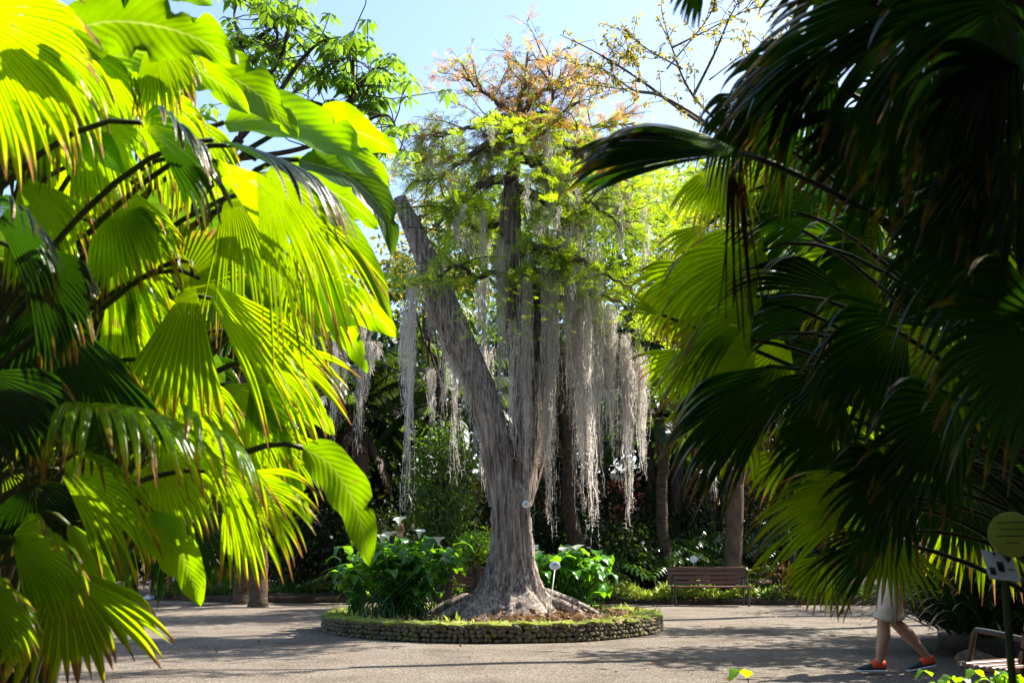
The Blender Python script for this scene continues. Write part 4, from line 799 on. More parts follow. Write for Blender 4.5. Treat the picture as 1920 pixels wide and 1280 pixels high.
# ---------------------------------------------------------------- calla lilies
cgk = np.random.default_rng(5)
def calla_clump(label, cx, cyy, w, h, nst, flowers, seed):
    rg = np.random.default_rng(seed); root = thing('calla_lily', label, 'flowering plant', (cx, cyy, .2)); B = np.array([cx, cyy, .2]); st = MB(); lv = MB()
    for i in range(nst):
        b0 = B+np.array([rg.normal()*w*.2, rg.normal()*w*.16, 0]); top = B+np.array([rg.normal()*w*.36, rg.normal()*w*.26, h*(rg.uniform(.62, 1.0) if i % 5 else rg.uniform(.3, .7))]); top[0] = np.clip(top[0], cx-w*.6, cx+w*.6)
        p = bez(b0, b0+[0, 0, h*.4], top-[0, 0, h*.25], top, 9); addtube(st, p, np.linspace(.013, .006, 9), 5, False)
        az = rg.uniform(0, 6.28); o_ = np.array([math.cos(az), math.sin(az), 0]); up = rg.uniform(-.1, .9); L = rg.uniform(.22, .38)
        pts = [top, top+o_*L*.3+[0, 0, L*.3*up+.02], top+o_*L*.7+[0, 0, L*.4*up], top+o_*L+[0, 0, L*(.3*up-.35)]]; paddle_blade(lv, pts, L*.34, np.array([0, 0, 1.])+o_*-.2, .2, .12, 10, rg, .45, 0)
    uvfix = lv; kid(root, st.build('stems', M['calla_leaf'], root, origin=B)); kid(root, lv.build('leaves', M['calla_leaf'], root, origin=B))
    for (px, py) in flowers:
        top = at(px, py+8, cyy-.1+rg.normal()*.15); mb = MB(); K = 6; na = 14; v = []; tilt = rg.uniform(0, 6.28)
        for k in range(K):
            t = k/(K-1); r = .014+.082*t**2.0; z = .16*t-.02*t**3
            for j in range(na):
                a = j/na*6.283; e = .035*t**3*max(0, math.cos(a-tilt))**2; v.append(top+np.array([(r+e)*math.cos(a), (r+e)*math.sin(a), z-.02+(-.03*t**3*abs(math.cos((a-tilt))))+.02*t*math.cos(a-tilt)]))
        q = [(k*na+j, k*na+(j+1) % na, (k+1)*na+(j+1) % na, (k+1)*na+j) for k in range(K-1) for j in range(na)]; mb.add(v, q); fl = mb.build('flower', M['petal'], root, origin=B)
        mb = MB(); addtube(mb, [top, top+[0, 0, .04], top+[0.005, 0, .08]], [.008, .009, .004], 6); mb.build('spadix', M['spadix'], fl, origin=B)
        mb = MB(); addtube(mb, bez([top[0]+rg.normal()*.1, cyy, .25], [top[0], cyy, top[2]*.6], top-[0, 0, .2], top, 9), .007, 5, False); mb.build('stalk', M['calla_leaf'], fl, origin=B)
    return root
calla_clump('big clump of white calla lilies left of the mossy trunk', at(752, 1140, 16.0)[0], 15.9, 1.3, 1.12, 180, [(748, 975), (728, 1002), (716, 1008), (786, 998), (822, 1012), (710, 1036), (836, 1048)], 3)
calla_clump('smaller clump of calla lilies behind the round white label right of the mossy trunk', at(1068, 1140, 17.0)[0], 17.0, .92, .98, 105, [(1008, 1038), (1058, 1030), (1082, 1026)], 4)
calla_clump('low leafy clump at the left rim of the planter', at(668, 1140, 16.5)[0], 16.5, .35, .75, 34, [], 6)

# ---------------------------------------------------------------- labels on stakes and trunk
def disc(mb, c, r, nv, th=.006, n=28, sy=1.0):
    nv = nrm(nv); u = nrm(np.cross([0, 0, 1.], nv)); w_ = np.cross(nv, u); a = np.linspace(0, 2*math.pi, n, endpoint=False)
    ring = lambda off, rr: np.asarray(c)+nv*off+rr*(np.cos(a)[:, None]*u+sy*np.sin(a)[:, None]*w_)
    v = np.concatenate([ring(-th, r), ring(th*.6, r), ring(th, r*.95), [np.asarray(c)-nv*th], [np.asarray(c)+nv*th]]); q = []; t = []
    for k in range(n):
        k2 = (k+1) % n; q += [(k, k2, n+k2, n+k), (n+k, n+k2, 2*n+k2, 2*n+k)]; t += [(3*n, k2, k), (3*n+1, 2*n+k, 2*n+k2)]
    mb.add(v, q, t)
c = at(1040, 1060, 14.6); root = thing('plant_label', 'small round white plant label on a thin stake in the planter', 'label', (at(1028, 1165, 14.6)[0], 14.6, .2)); B = np.array(root.location)
mb = MB(); nv = np.array([-.1, -1, .25]); disc(mb, c, .078, nv, sy=.8); pt = mb.build('plate', M['plate'], root, origin=B); mb = MB()
for k, l in enumerate((.05, .08, .06)): box(mb, c+nrm(nv)*.008+np.array([0, 0, .025-k*.022]), (l, .002, .006))
mb.build('lettering', M['ink'], pt, origin=B); mb = MB(); addtube(mb, [B-[0, 0, .1], (B+c)/2, c+[0, .01, -.05]], .008, 6); mb.build('stake', M['plate'], root, origin=B)
c = at(986, 945, TY-.5); root = thing('trunk_label', 'small round pale label hanging on the side of the mossy trunk', 'label', tuple(c)); mb = MB(); disc(mb, c, .055, [0.1, -1, .1]); mb.build('plate', M['plate'], root, origin=c); mb = MB()
for k in range(3): box(mb, c+[0, -.012, .02-k*.018], (.05, .002, .005))
mb.build('lettering', M['ink'], root, origin=c)
c = at(995, 1026, TY+1.2); root = thing('garden_sign', 'small white rectangular sign half hidden behind the mossy trunk', 'sign', (c[0], c[1], .2)); B = np.array(root.location); mb = MB(); box(mb, c, (.26, .015, .09), rotm('X', R(-20)), .004); mb.build('plate', M['plate'], root, origin=B, smooth=False)
mb = MB(); addtube(mb, [B, [c[0], c[1], c[2]]], .012, 6); mb.build('stake', M['metal'], root, origin=B)
c = at(1300, 1048, 25.5); root = thing('plant_label', 'tiny round white plant label above the far bench', 'label', (c[0], c[1], .2)); B = np.array(root.location); mb = MB(); disc(mb, c, .09, [0, -1, .2]); mb.build('plate', M['plate'], root, origin=B)
mb = MB(); addtube(mb, [B, c+[0, .02, 0]], .01, 6); mb.build('stake', M['metal'], root, origin=B)
# near garden label at the right edge
YL = 2.9; c = at(1898, 1002, YL); root = thing('garden_label', 'yellow-green round plate above a tilted pale plate on one post at the right edge', 'label', (at(1898, 1300, YL)[0], YL, .1)); B = np.array(root.location)
nv = np.array([-.35, -1, .05]); mb = MB(); disc(mb, c, .064, nv, .004, 40); pt = mb.build('round_plate', M['plate_y'], root, origin=B); mb = MB(); u = nrm(np.cross([0, 0, 1.], nrm(nv)))
for k, l in enumerate((.075, .06, .085, .04)): box(mb, c+nrm(nv)*.0065+np.array([0, 0, .034-k*.019]), (l, .001, .0028), np.stack([u, -nrm(nv), [0, 0, 1]], 1))
mb.build('lettering', M['ink'], pt, origin=B)
c2 = at(1876, 1060, YL); mb = MB(); rr_ = rotm('Z', R(14)) @ rotm('X', R(-24)) @ rotm('Y', R(6)); box(mb, c2, (.098, .003, .088), rr_, .001); pt = mb.build('square_plate', M['plate'], root, origin=B, smooth=False); mb = MB()
for dx, dz, sx, sz in ((-.012, .033, .008, .010), (.018, .035, .008, .010), (-.002, -.004, .022, .03), (-.032, -.02, .018, .022), (.03, -.01, .02, .004)): box(mb, c2+rr_@np.array([dx, -.0025, dz]), (sx, .001, sz), rr_)
mb.build('print', M['ink'], pt, origin=B); mb = MB(); addtube(mb, [B, at(1896, 1250, YL), at(1884, 1085, YL+.02), c+[0, .02, 0]], .011, 8); mb.build('post', M['petiole'], root, origin=B)

# ---------------------------------------------------------------- benches
def make_bench(label, loc, rz, L=1.85):
    root = thing('park_bench', label, 'bench', loc, None, rz)
    mb = MB()
    for k in range(5): box(mb, (0, -.19+k*.105, .435-(.012 if k in (1, 2, 3) else 0)), (L, .088, .032), None, .008)
    seat = kid(root, mb.build('seat', M['wood'], root, smooth=False)); mb = MB()
    for k in range(4): box(mb, (0, .285+k*.032, .52+k*.105), (L, .03, .088), rotm('X', R(-16)), .008)
    kid(root, mb.build('backrest', M['wood'], root, smooth=False))
    for s in (-1, 1):
        x = s*(L/2-.09)
        for pts in ([(x, -.24, 0), (x, -.235, .25), (x, -.22, .41), (x, -.10, .415), (x, .22, .40)], [(x, .34, 0), (x, .27, .22), (x, .25, .42), (x, .40, .86)]):
            mb = MB(); P_ = spline(pts, 5); addtube(mb, P_, .022, 8); kid(root, mb.build('leg', M['metal'], root))
        mb = MB(); P_ = spline([(x, -.22, .41), (x, -.17, .55), (x, -.13, .655), (x, -.08, .665), (x, .1, .65), (x, .33, .62)], 5); addtube(mb, P_, .02, 8); kid(root, mb.build('armrest', M['metal'], root))
        mb = MB()
        for k in range(4): addtube(mb, [(s*(L/2+.0), -.19+k*.105, .435), (s*(L/2+.006), -.19+k*.105, .435)], .009, 8)
        kid(seat, mb.build('screw', M['plate'], seat))
    return root
b0 = make_bench('brown slatted bench on the gravel in front of the far bright ground cover', (gx(1313, 23.75), 23.75, 0), 0)
copy_tree(b0, (gx(868, 24.2), 24.2, 0), 0, label='red-brown bench half hidden behind the calla lilies left of the mossy trunk')
copy_tree(b0, (4.08, 7.56, 0), R(206), label='near bench at the bottom right edge, seen from behind, lit seat slats')
copy_tree(b0, (-5.25, 9.0, 0), R(60), label='bench at the bottom left edge, only its dark end showing')

# ---------------------------------------------------------------- understory
pg = np.random.default_rng(31)
def lobed(mb, base, d, up, L, rg, nl=6):
    """deeply cut philodendron leaf made of finger lobes along a midrib"""
    d = nrm(d); side = nrm(np.cross(d, up)); n = np.cross(side, d); t = np.linspace(0, 1, 8)[:, None]; mid = base+d*t*L+DOWN*(t**2)*L*.35
    u0 = rg.random()
    v = []; q = []
    for s in (-1, 1):
        for k in range(nl):
            f = .08+.85*k/(nl-1); c = np.array([np.interp(f, t[:, 0], mid[:, i]) for i in range(3)]); ll = L*.55*math.sin(math.pi*(f*.8+.12))**.6
            dd = nrm(side*s+d*(.1+.9*f)+DOWN*.25); w_ = L*.055; tt = c+dd*ll+DOWN*ll*.25; m_ = c+dd*ll*.55+n*.01; sw = nrm(np.cross(dd, n))*w_; i0 = len(v); v += [c-sw*.8, c+sw*.8, m_+sw, m_-sw, tt]; q.append((i0, i0+1, i0+2, i0+3))
            v += []; mb_t.append((mb.n+i0+3, mb.n+i0+2, mb.n+i0+4))
    mb.add(v, q, None, np.stack([np.full(len(v), u0), np.full(len(v), .5)], -1))
def philo_mesh(seed, r=.8, nl=16, L=.5):
    global mb_t
    rg = np.random.default_rng(seed); mb = MB(); mb_t = []
    for i in range(nl):
        az = i*2.4+rg.normal()*.2; el = rg.uniform(.25, 1.3); d = np.array([math.cos(az)*math.cos(el), math.sin(az)*math.cos(el), math.sin(el)]); tip = d*r*rg.uniform(.6, 1.0)
        p = bez([0, 0, 0], d*.3+[0, 0, .15], tip*.7+[0, 0, .1], tip, 7); v, q, tr3, uv = tube(p, .012, 4, False); mb.add(v, q); lobed(mb, tip, nrm(d*[1, 1, .1]+DOWN*.15), np.array([0, 0, 1.]), L*rg.uniform(.8, 1.2), rg)
    mb.t.append(np.array(mb_t)); return mb.mesh('philodendron', M['philo'], False)
pms = [philo_mesh(s) for s in (1, 2, 3)]
def put(mesh, name, loc, rz, s, label, cat, group):
    o = bpy.data.objects.new(name, mesh); C.objects.link(o); o.location = tuple(loc); o.rotation_euler = (0, 0, rz); o.scale = (s, s, s*pg.uniform(.9, 1.1)); return tag(o, label, cat, group)
for i in range(46):
    px = pg.uniform(1120, 1600) if i < 36 else pg.uniform(600, 760); Y = pg.uniform(25.6, 29.5); zz = .15+(Y-25)*.28
    put(pms[i % 3], 'philodendron', (gx(px, Y), Y, zz), pg.uniform(0, 6), pg.uniform(.8, 1.25), 'split-leaved philodendron in the far bed right of the planter' if i < 36 else 'split-leaved philodendron in the shaded bed left of the planter', 'plant', 'philodendrons in the right far bed' if i < 36 else 'philodendrons in the left far bed')
for px, Y, h in [(1130, 26.5, 1.7), (1190, 28, 2.0), (1090, 28, 2.1), (1020, 28, 2.0), (1260, 29, 2.3), (1500, 28, 2.4), (1560, 26.4, 1.9), (930, 29, 2), (620, 27, 2), (560, 28, 2.2), (700, 27.6, 1.9), (1040, 29.5, 3.4), (1110, 30, 3.6), (1180, 30.5, 3.4), (1240, 30.2, 3.6), (870, 30, 3.4), (800, 29.6, 3.2), (960, 30, 3.4), (1320, 30, 3.4), (1390, 29, 3.0), (740, 30, 3.0), (660, 29.4, 3.0), (760, 28.5, 2.2), (420, 29, 2), (250, 30, 2.2), (130, 30, 2.3), (330, 30.5, 1.9), (20, 29, 2.2)]:
    make_tree('leafy_shrub', 'dark leafy shrub filling the shaded bed under the trees', (gx(px, Y), Y, .12), h, (1.15, .8, h*.5), (0, 0, h*.55), 34, 60, .14, 'tree_leaf_shade', tr=.05, clump=.26, rg=pg, cat='shrub', group='dark shrubs under the trees', nlimb=4)
# ground cover strips
def cover(name, label, x0, x1, y0, y1, n, mat, size, h, seed):
    rg = np.random.default_rng(seed); mb = MB(); x = rg.uniform(x0, x1, n); y = rg.uniform(y0, y1, n); z = .14+h*rg.random(n)*(.7+.3*np.sin(x*3.3)+.2*np.sin(x*7.1)); leaves(mb, np.stack([x, y, z], -1), size, .4, rg, droop=-.25); tag(mb.build(name, M[mat], origin=(x0, y0, 0)), label, 'ground cover', kind='stuff')
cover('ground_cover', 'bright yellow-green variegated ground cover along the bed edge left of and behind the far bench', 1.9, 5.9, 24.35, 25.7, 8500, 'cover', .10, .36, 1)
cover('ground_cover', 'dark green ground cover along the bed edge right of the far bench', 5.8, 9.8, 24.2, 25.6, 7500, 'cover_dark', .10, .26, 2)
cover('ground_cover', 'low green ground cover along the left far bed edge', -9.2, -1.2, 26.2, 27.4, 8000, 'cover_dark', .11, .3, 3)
# bromeliad
def strap(mb, p0, az, el, L, W, rg, droop=.9):
    K = 9; t = np.linspace(0, 1, K); d = np.array([math.cos(az)*math.cos(el), math.sin(az)*math.cos(el), math.sin(el)]); dirs = nrm(d[None]+(droop*t**2)[:, None]*DOWN); p = p0+np.cumsum(dirs*L/K, 0); side = nrm(np.cross(d, [0, 0, 1.])); n = np.cross(side, d); w_ = W*np.sin(np.pi*(.25+.75*t))**.7; w_[-1] = .002
    v = np.stack([p-side*w_[:, None]+n*w_[:, None]*.3, p, p+side*w_[:, None]+n*w_[:, None]*.3], 1).reshape(-1, 3); k = np.arange(K-1)*3; mb.add(v, np.concatenate([np.stack([k, k+1, k+4, k+3], -1), np.stack([k+1, k+2, k+5, k+4], -1)]), None, np.stack([np.full(3*K, rg.random()), np.repeat(t, 3)], -1))
for px, Y, s, lab in [(1452, 25.1, 1.0, 'large reddish brown bromeliad rosette right of the far bench'), (1525, 27, .7, 'smaller bromeliad rosette behind the large reddish one')]:
    mb = MB(); Bp = np.array([gx(px, Y), Y, .3])
    for i in range(44): strap(mb, Bp, i*2.4, 1.45-1.35*(i/44)**.7, s*(.75+.45*i/44), .055*s, pg, .35+.3*i/44)
    tag(mb.build('bromeliad', M['brom'], origin=Bp), lab, 'bromeliad')
# grassy tufts left
for px, Y in [(408, 27.2), (428, 27.6), (448, 27.3), (555, 27)]:
    mb = MB(); Bp = np.array([gx(px, Y), Y, .15])
    for i in range(70): strap(mb, Bp+[pg.normal()*.12, pg.normal()*.1, 0], pg.uniform(0, 6.28), pg.uniform(.9, 1.5), pg.uniform(.5, .95), .014, pg, .5)
    tag(mb.build('grass_clump', M['glossy_leaf'], origin=Bp), 'upright clump of strappy green blades in the left far bed', 'grass clump', 'strappy clumps in the left far bed')
# low leaves poking into the bottom edge
for px, py, Y, nl, lab in [(1755, 1270, 6.6, 11, 'low bright green plant at the bottom edge left of the near bench'), (1885, 1268, 6.2, 14, 'low bright green plant at the bottom right corner under the near bench'), (1428, 1270, 6.4, 1, 'single bright leaf tip poking up at the bottom edge'), (20, 1245, 4.0, 4, 'broad green leaf in the bottom left corner')]:
    tp = at(px, py, Y); root = thing('low_plant', lab, 'plant', (tp[0], tp[1], 0)); B = np.array(root.location); lv = MB(); st = MB()
    for i in range(nl):
        az = pg.uniform(0, 6.28); o_ = np.array([math.cos(az), math.sin(az), 0]); top = tp+np.array([pg.normal()*.07, pg.normal()*.07, -pg.random()*.08 if i else 0]); L = pg.uniform(.08, .13)*(1.6 if nl < 5 else 1)
        addtube(st, bez(B, B+[0, 0, .2], top-[0, 0, .1], top, 6), .004, 4, False); paddle_blade(lv, [top, top+o_*L*.5+[0, 0, L*.3], top+o_*L+[0, 0, -L*.1]], L*.36, np.array([0, 0, 1.]), .2, .1, 9, pg, .55, 0)
    lv.build('leaves', M['paddle'], root, origin=B); st.build('stem', M['petiole'], root, origin=B)
# hanging leaf skirt / dark strappy plants in the right bed behind the man
for i, (px, Y) in enumerate([(1742, 12.7), (1768, 12.3), (1730, 14), (1790, 11.6), (1850, 12), (1900, 12.4), (1760, 13), (1830, 13.4), (1960, 12), (1720, 14.5), (1800, 15), (1880, 15)]):
    mb = MB(); Bp = np.array([gx(px, Y), Y, .2])
    for k in range(110): strap(mb, Bp+[pg.normal()*.1, pg.normal()*.1, 0], pg.uniform(0, 6.28), pg.uniform(.5, 1.45), pg.uniform(.9, 1.7), .022, pg, 1.1)
    tag(mb.build('strappy_shrub', M['fan_dark'], origin=Bp), 'dark strappy arching plant in the shaded bed between the man and the near bench', 'plant', 'dark strappy plants in the right bed')
mb = MB()
for c_, s_ in ((at(1823, 1215, 10.9), .19), (at(1846, 1222, 10.7), .15)):
    v = (su+rng.normal(size=su.shape)*.05)*[s_, s_*.8, s_*.6]; o = MB(); o.add(v, sq, [(j, (j+1) % 7, (j+2) % 7) for j in (0, 2, 4)]); tag(o.build('rock', M['stone']), 'rounded boulder in the shade behind the near bench, %s' % ('larger one on the left' if s_ > .17 else 'smaller one on the right'), 'rock'); bpy.context.scene.collection.objects[-1].location = (c_[0], c_[1], .1)

# ---------------------------------------------------------------- upper left tree with hanging leaf clusters
def cluster_tree():
    rg = np.random.default_rng(77); Y = 9.5; base = (at(60, 1000, Y)[0], Y, 0); root = thing('cluster_leaved_tree', 'tree with drooping hand-shaped leaf clusters against the sky above the left foreground leaves', 'tree', base); B = np.array(base)
    t = MB(); lv = MB(); top = at(450, 260, Y); P = spline([B, B+[.1, 0, 1.5], at(250, 560, Y), top], 8); addtube(t, P, np.linspace(.11, .05, len(P)), 10); ends = []
    for pts in [[(450, 260), (500, 210), (570, 160), (620, 120), (650, 110)], [(450, 260), (470, 160), (450, 80), (440, 20), (470, -30)], [(480, 230), (560, 190), (640, 200), (700, 130), (735, 140)], [(450, 200), (520, 120), (540, 60), (560, 20)],
                [(430, 300), (560, 280), (660, 240), (720, 215), (745, 240)], [(440, 100), (500, 60), (540, 30)], [(600, 150), (660, 160), (710, 160)], [(430, 330), (600, 320), (690, 290), (760, 280)], [(655, 240), (662, 150), (662, 90)], [(440, 150), (480, 110), (520, 70), (500, 10)], [(500, 210), (560, 120), (600, 80), (640, 70)]]:
        s = spline([at(x, y, Y+rg.normal()*.15) for x, y in pts], 7); addtube(t, s, np.linspace(.03, .008, len(s)), 6)
        for k in range(19):
            j = rg.integers(int(len(s)*.3), len(s)); e = s[j]+rg.normal(size=3)*[.26, .3, .2]; addtube(t, wig(s[j], e, 4, .2, rg), np.linspace(.008, .004, 4), 4, False); ends.append(e)
        ends.append(s[-1])
    for e in ends:
        u = rg.random(); ph = rg.uniform(0, 6)
        for k in range(8):
            a = ph+k*.785; o_ = np.array([math.cos(a), math.sin(a), 0]); L = rg.uniform(.13, .22); d1 = nrm(o_+[0, 0, -.25-rg.random()*.5]); q0 = e+d1*.02; q1 = e+d1*L*.5; q2 = q1+nrm(d1+DOWN*.8)*L*.5; sd_ = nrm(np.cross(d1, [0, 0, 1.]))*L*.17
            v = [q0, q1-sd_, q1+[0, 0, .008], q1+sd_, q2]; lv.add(v, [(0, 1, 4, 2), (0, 2, 4, 3)], None, np.stack([np.full(5, u), [0, .5, .5, .5, 1]], -1))
    t.build('trunk', M['branch'], root, origin=B); lv.build('crown', M['glossy_leaf'], root, origin=B)
cluster_tree()
# ---------------------------------------------------------------- upper right tree: bare boughs with bud clusters
def bud_tree():
    rg = np.random.default_rng(78); Y = 13.5; base = (at(1830, 1000, Y)[0], Y, 0); root = thing('budding_tree', 'nearly bare tree with small bud clusters reaching over the top right sky', 'tree', base); B = np.array(base)
    t = MB(); lv = MB(); P = spline([B, B+[-.2, 0, 3], at(1600, 480, Y), at(1430, 300, Y)], 8); addtube(t, P, np.linspace(.16, .09, len(P)), 10); ends = []
    for pts, r0 in [([(1430, 300), (1290, 215), (1200, 150), (1120, 100), (1050, 65)], .05), ([(1430, 300), (1260, 190), (1190, 170), (1130, 130), (1075, 120)], .035), ([(1400, 280), (1300, 180), (1260, 90), (1240, 20)], .04), ([(1300, 180), (1340, 100), (1370, 30), (1400, -20)], .04),
                    ([(1280, 130), (1210, 90), (1180, 60)], .02), ([(1260, 90), (1320, 60), (1400, 20), (1450, 10)], .025), ([(1200, 150), (1190, 110), (1150, 100)], .012), ([(1240, 175), (1150, 165), (1080, 155)], .015), ([(1250, 130), (1330, 30), (1340, -20)], .02), ([(1430, 300), (1450, 150), (1500, 0)], .05), ([(1330, 150), (1400, 100), (1480, 70)], .02)]:
        s = spline([at(x, y, Y+rg.normal()*.2) for x, y in pts], 8); addtube(t, s, np.linspace(r0*.65, .005, len(s)), 6)
        for k in range(12):
            j = rg.integers(4, len(s)); d = nrm(nrm(s[-1]-s[0])*.7+rg.normal(size=3)*.6+[0, 0, .3]); l = rg.uniform(.15, .5); q = wig(s[j], s[j]+d*l, 5, .12, rg); addtube(t, q, np.linspace(.007, .004, 5), 4, False); ends += [q[-1], q[3], s[j]]
    for e in ends: leaves(lv, e+rg.normal(size=(9, 3))*.022, .055, .5, rg)
    t.build('trunk', M['pale_trunk'], root, origin=B); lv.build('buds', M['tree_leaf_warm'], root, origin=B)
bud_tree()

# ---------------------------------------------------------------- people
def skin_body(name, joints, edges, mat, parent, loc, sub=2):
    me = bpy.data.meshes.new(name); me.from_pydata([j[0] for j in joints], edges, []); o = bpy.data.objects.new(name, me); C.objects.link(o); o.parent = parent
    md = o.modifiers.new('Skin', 'SKIN'); md.use_smooth_shade = True; s = o.modifiers.new('Sub', 'SUBSURF'); s.levels = sub; s.render_levels = sub
    for i, j in enumerate(joints):
        r = j[1]; me.skin_vertices[0].data[i].radius = (r, r) if not hasattr(r, '__len__') else r
    me.skin_vertices[0].data[0].use_root = True; me.materials.append(mat); return o
def tubeobj(name, path, rad, mat, parent, sides=16, sx=1.0):
    mb = MB(); v, q, t, uv = tube(path, rad, sides, True); mb.add(v, q, t, uv); return mb.build(name, mat, parent)
def shoe(parent, heel, yaw, pitch, mats, s=1.0):
    """heel: ground point of heel; foot points to local +x"""
    Rm = rotm('Z', yaw) @ rotm('Y', pitch); secs = [(-.02, .030, .085), (.02, .038, .095), (.07, .040, .10), (.12, .040, .078), (.17, .045, .062), (.22, .044, .050), (.26, .034, .038), (.282, .012, .024)]
    def loft(z0f, z1f, x0, x1, grow, name, mat, par):
        mb = MB(); na = 14; v = []; ss = [q for q in secs if x0 <= q[0] <= x1]
        for x, hw, hh in ss:
            for j in range(na):
                a = j/na*6.283; cz = (z0f(x, hh)+z1f(x, hh))/2; rz = (z1f(x, hh)-z0f(x, hh))/2; p = np.array([x, (hw+grow)*math.cos(a)*(1-.25*max(0, math.sin(a))), cz+rz*math.copysign(abs(math.sin(a))**.7, math.sin(a))])*s; v.append(Rm@p+heel)
        q = [(k*na+j, k*na+(j+1) % na, (k+1)*na+(j+1) % na, (k+1)*na+j) for k in range(len(ss)-1) for j in range(na)]; tr3 = [(0, j+1, j) for j in range(1, na-1)]+[((len(ss)-1)*na, (len(ss)-1)*na+j, (len(ss)-1)*na+j+1) for j in range(1, na-1)]
        mb.add(v, q, tr3); return mb.build(name, mat, par)
    up = loft(lambda x, h: .015, lambda x, h: h+.012, -.03, .3, 0, 'shoe', M[mats[0]], parent)
    loft(lambda x, h: 0.0, lambda x, h: .03, -.03, .3, .005, 'sole', M[mats[2]], up); loft(lambda x, h: .028, lambda x, h: h+.03, -.03, .125, .004, 'heel_collar', M[mats[1]], up); return up
def person(label, origin, face, pose, mats, extra_scale=1.0, mirror=False):
    """local frame: +x is the walking direction. pose: dict of joint positions"""
    root = thing('person', label, 'person', origin, None, face); root.scale = (extra_scale,)*3; p = pose; J = []; E = []
    def J_(pt, r): J.append((tuple(pt), r)); return len(J)-1
    pel = J_((0, 0, .95), (.13, .10)); ab = J_((.0, 0, 1.12), (.12, .095)); ch = J_((.02, 0, 1.32), (.15, .11)); nk = J_((.03, 0, 1.50), .055); hd0 = J_((.05, 0, 1.58), .07); hd1 = J_((.055, 0, 1.66), .092); hd2 = J_((.045, 0, 1.73), .075); nose = J_((.145, 0, 1.645), .018)
    E += [(pel, ab), (ab, ch), (ch, nk), (nk, hd0), (hd0, hd1), (hd1, hd2), (hd1, nose)]
    for s in (-1, 1):
        hip, kn, an = [np.array(q, float) for q in p['leg'][0 if s < 0 else 1]]
        a = J_(hip*.999, .10); t2 = J_(hip*.45+kn*.55, .09); k = J_(kn, .068); c0 = J_(kn*.86+an*.14+[-.012, 0, 0], .068); c1 = J_(kn*.68+an*.32+[-.024, 0, 0], .078); c2 = J_(kn*.38+an*.62+[-.010, 0, 0], .056); an_ = J_(an, .044); toe = J_(an+np.array([.09, 0, -.04]), .036)
        E += [(pel, a), (a, t2), (t2, k), (k, c0), (c0, c1), (c1, c2), (c2, an_), (an_, toe)]
        sh, el, wr = [np.array(q, float) for q in p['arm'][0 if s < 0 else 1]]; a = J_(sh, .055); b_ = J_(el, .04); c_ = J_(wr, .028); pm_ = J_(wr+(wr-el)*.28, .028); E += [(ch, a), (a, b_), (b_, c_), (c_, pm_)]
        hd = nrm(wr-el)
        for f_ in range(4):
            off = np.array([(f_-1.5)*.018, 0, 0]); q0 = J_(wr+hd*.11+off, .009); q1 = J_(wr+hd*(.15+(.012 if f_ in (1, 2) else 0))+off+[.006, 0, 0], .008); E += [(pm_, q0), (q0, q1)]
        th = J_(wr+hd*.06+[.04, 0, 0], .010); th2 = J_(wr+hd*.095+[.052, 0, 0], .009); E += [(c_, th), (th, th2)]
    body = skin_body('body', J, E, M[mats['skin']], root, origin)
    # clothes
    for s in (0, 1):
        hip, kn, an = [np.array(q, float) for q in p['leg'][s]]
        if mats['long']: P_ = [hip+[0, 0, .1], hip, (hip+kn)/2, kn, (kn+an)/2, an+[0, 0, .02]]; r_ = [.10, .115, .098, .078, .07, .062]
        else: P_ = [hip+[0, 0, .1], hip, (hip+kn)/2, kn*.82+hip*.18, kn*.97+hip*.03]; r_ = [.10, .125, .116, .11, .112]
        P_ = spline(P_, 4); mb = MB(); v, q, t, uv = tube(P_, np.interp(np.linspace(0, 1, len(P_)), np.linspace(0, 1, len(r_)), r_)*(1+.02*np.sin(np.arange(len(P_))*1.9)), 18, False); mb.add(v, q); mb.build('trouser_leg', M[mats['legs']], root)
    mb = MB(); P_ = [(0, 0, .86), (0, 0, .95), (0, 0, 1.04)]; v, q, t, uv = tube(P_, [.14, .165, .15], 20, False); v = np.array(v); v[:, 0] *= .82; mb.add(v, q); mb.build('trouser_waist', M[mats['legs']], root)
    mb = MB(); P_ = spline([(0, 0, .93), (0, 0, 1.1), (.01, 0, 1.3), (.02, 0, 1.43), (.025, 0, 1.51)], 4); v, q, t, uv = tube(P_, np.interp(np.linspace(0, 1, len(P_)), [0, .3, .65, .85, 1], [.17, .165, .19, .165, .07]), 22, False); v = np.array(v); v[:, 0] = v[:, 0]*.72; mb.add(v, q)
    for s in (0, 1):
        sh, el, wr = [np.array(q, float) for q in p['arm'][s]]; v, q, t, uv = tube([sh*[1, .75, 1]+[0, 0, .02], sh, sh*.5+el*.5, el], [.07, .075, .068, .062], 14, False); mb.add(v, q)
    mb.build('shirt', M[mats['top']], root)
    # hair cap
    su2 = nrm(su); v = su2*[.108, .092, .105]+[.03, 0, 1.70]; keep = v.copy(); v[:, 2] = np.maximum(v[:, 2], 1.63-(v[:, 0] < .02)*.05); v[:, 0] = np.minimum(v[:, 0], .115); mb = MB(); mb.add(v, sq, [(j, j+1, 0) for j in range(1, 6)]); mb.build('hair', M[mats['hair']], root)
    for s in (-1, 1):
        mb = MB(); v = su2*[.016, .009, .03]+[.04, s*.088, 1.65]; mb.add(v, sq); mb.build('ear', M[mats['skin']], body)
        mb = MB(); v = su2*[.008, .012, .008]+[.128, s*.033, 1.668]; mb.add(v, sq); mb.build('eye', M['ink'], body)
    mb = MB(); v = su2*[.006, .025, .005]+[.126, 0, 1.595]; mb.add(v, sq); mb.build('mouth', M['pink'], body)
    for s in (0, 1):
        an = np.array(p['leg'][s][2], float); pit = p['pitch'][s]; shoe(root, an+np.array([-.045, 0, -.085+.02*abs(pit)]), 0, pit, mats['shoe'])
    return root
g1 = gnd(1640, 1258); sc_ = 1.0
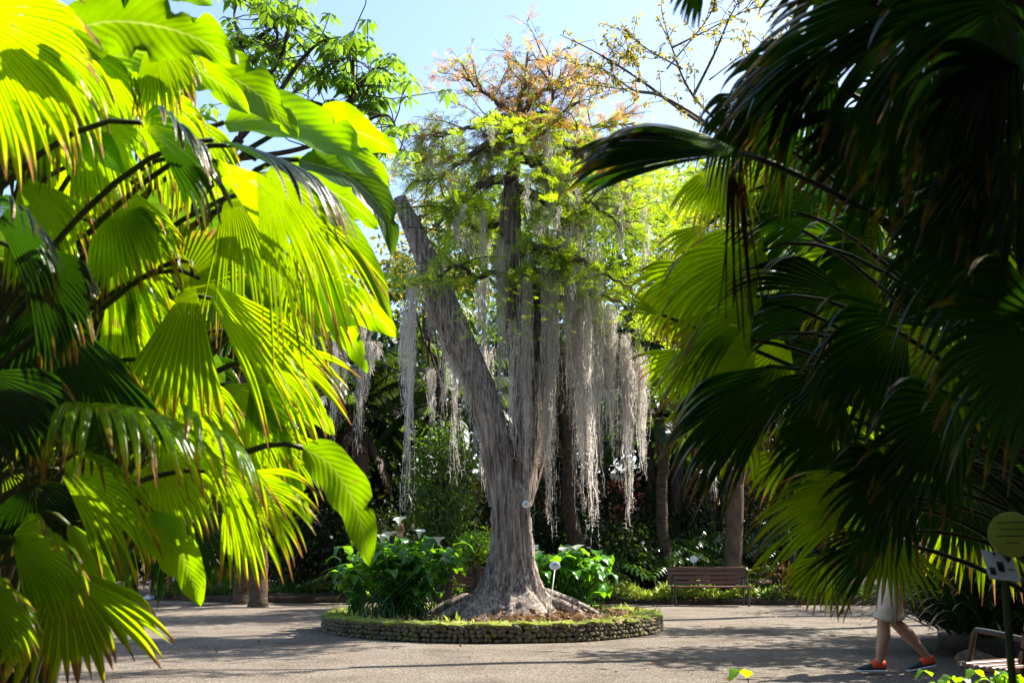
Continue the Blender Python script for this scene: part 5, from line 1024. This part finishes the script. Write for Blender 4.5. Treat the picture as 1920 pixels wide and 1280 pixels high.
xm = gx(1636, 10.8)
# local x = world -x (face pi): front foot at left in picture
pose = dict(leg=[[(0, .09, .9), (.16, .10, .50), (.235, .10, .095)], [(0, -.09, .9), (-.02, -.09, .50), (-.36, -.10, .12)]], arm=[[(0.02, .19, 1.42), (-.10, .24, 1.16), (-.02, .24, .93)], [(0.02, -.19, 1.42), (.12, -.24, 1.16), (.26, -.22, .95)]], pitch=[0, .18])
person('man walking left behind the right-hand palm in beige shorts and grey trainers with orange heels', (xm, 10.75, .0), math.pi, pose, dict(skin='skin', legs='shorts', top='shirt', hair='hair', shoe=('shoe', 'orange', 'shoe_white'), long=False))
stand = dict(leg=[[(0, .09, .9), (.05, .10, .50), (.08, .10, .095)], [(0, -.09, .9), (.0, -.09, .50), (-.10, -.10, .1)]], arm=[[(0.02, .19, 1.42), (-.04, .24, 1.16), (.04, .24, .93)], [(0.02, -.19, 1.42), (.0, -.24, 1.16), (.08, -.22, .95)]], pitch=[0, 0])
p28 = gnd(362, 1119)
person('far stroller seen from behind in a pale blue T-shirt and light jeans', (gx(364, 27.5), 27.5, 0), math.pi/2, stand, dict(skin='skin_dark', legs='jeans', top='shirt_white', hair='hair_dark', shoe=('shoe_white',)*3, long=True), 1.05)
person('far stroller in dark clothes and white shoes left of the one in pale blue', (gx(322, 27), 27.0, 0), math.pi, stand, dict(skin='skin_dark', legs='black_cloth', top='black_cloth', hair='hair_dark', shoe=('shoe_white',)*3, long=False))
person('person with light brown hair hidden behind the big clump of calla lilies', (gx(757, 20.5), 20.5, 0), math.pi/2, stand, dict(skin='skin', legs='black_cloth', top='black_cloth', hair='hair', shoe=('shoe',)*3, long=True))
# scattered fallen leaves on the gravel
mb = MB(); n_ = 420; x = rng.uniform(-9, 9, n_); y = rng.uniform(9.5, 24, n_); leaves(mb, np.stack([x, y, np.full(n_, .025)], -1), .05, .5, rng, droop=0, flat=.15, upn=1); tag(mb.build('fallen_leaves', M['litter']), 'small dry leaves scattered over the gravel path', 'leaf litter', kind='stuff')
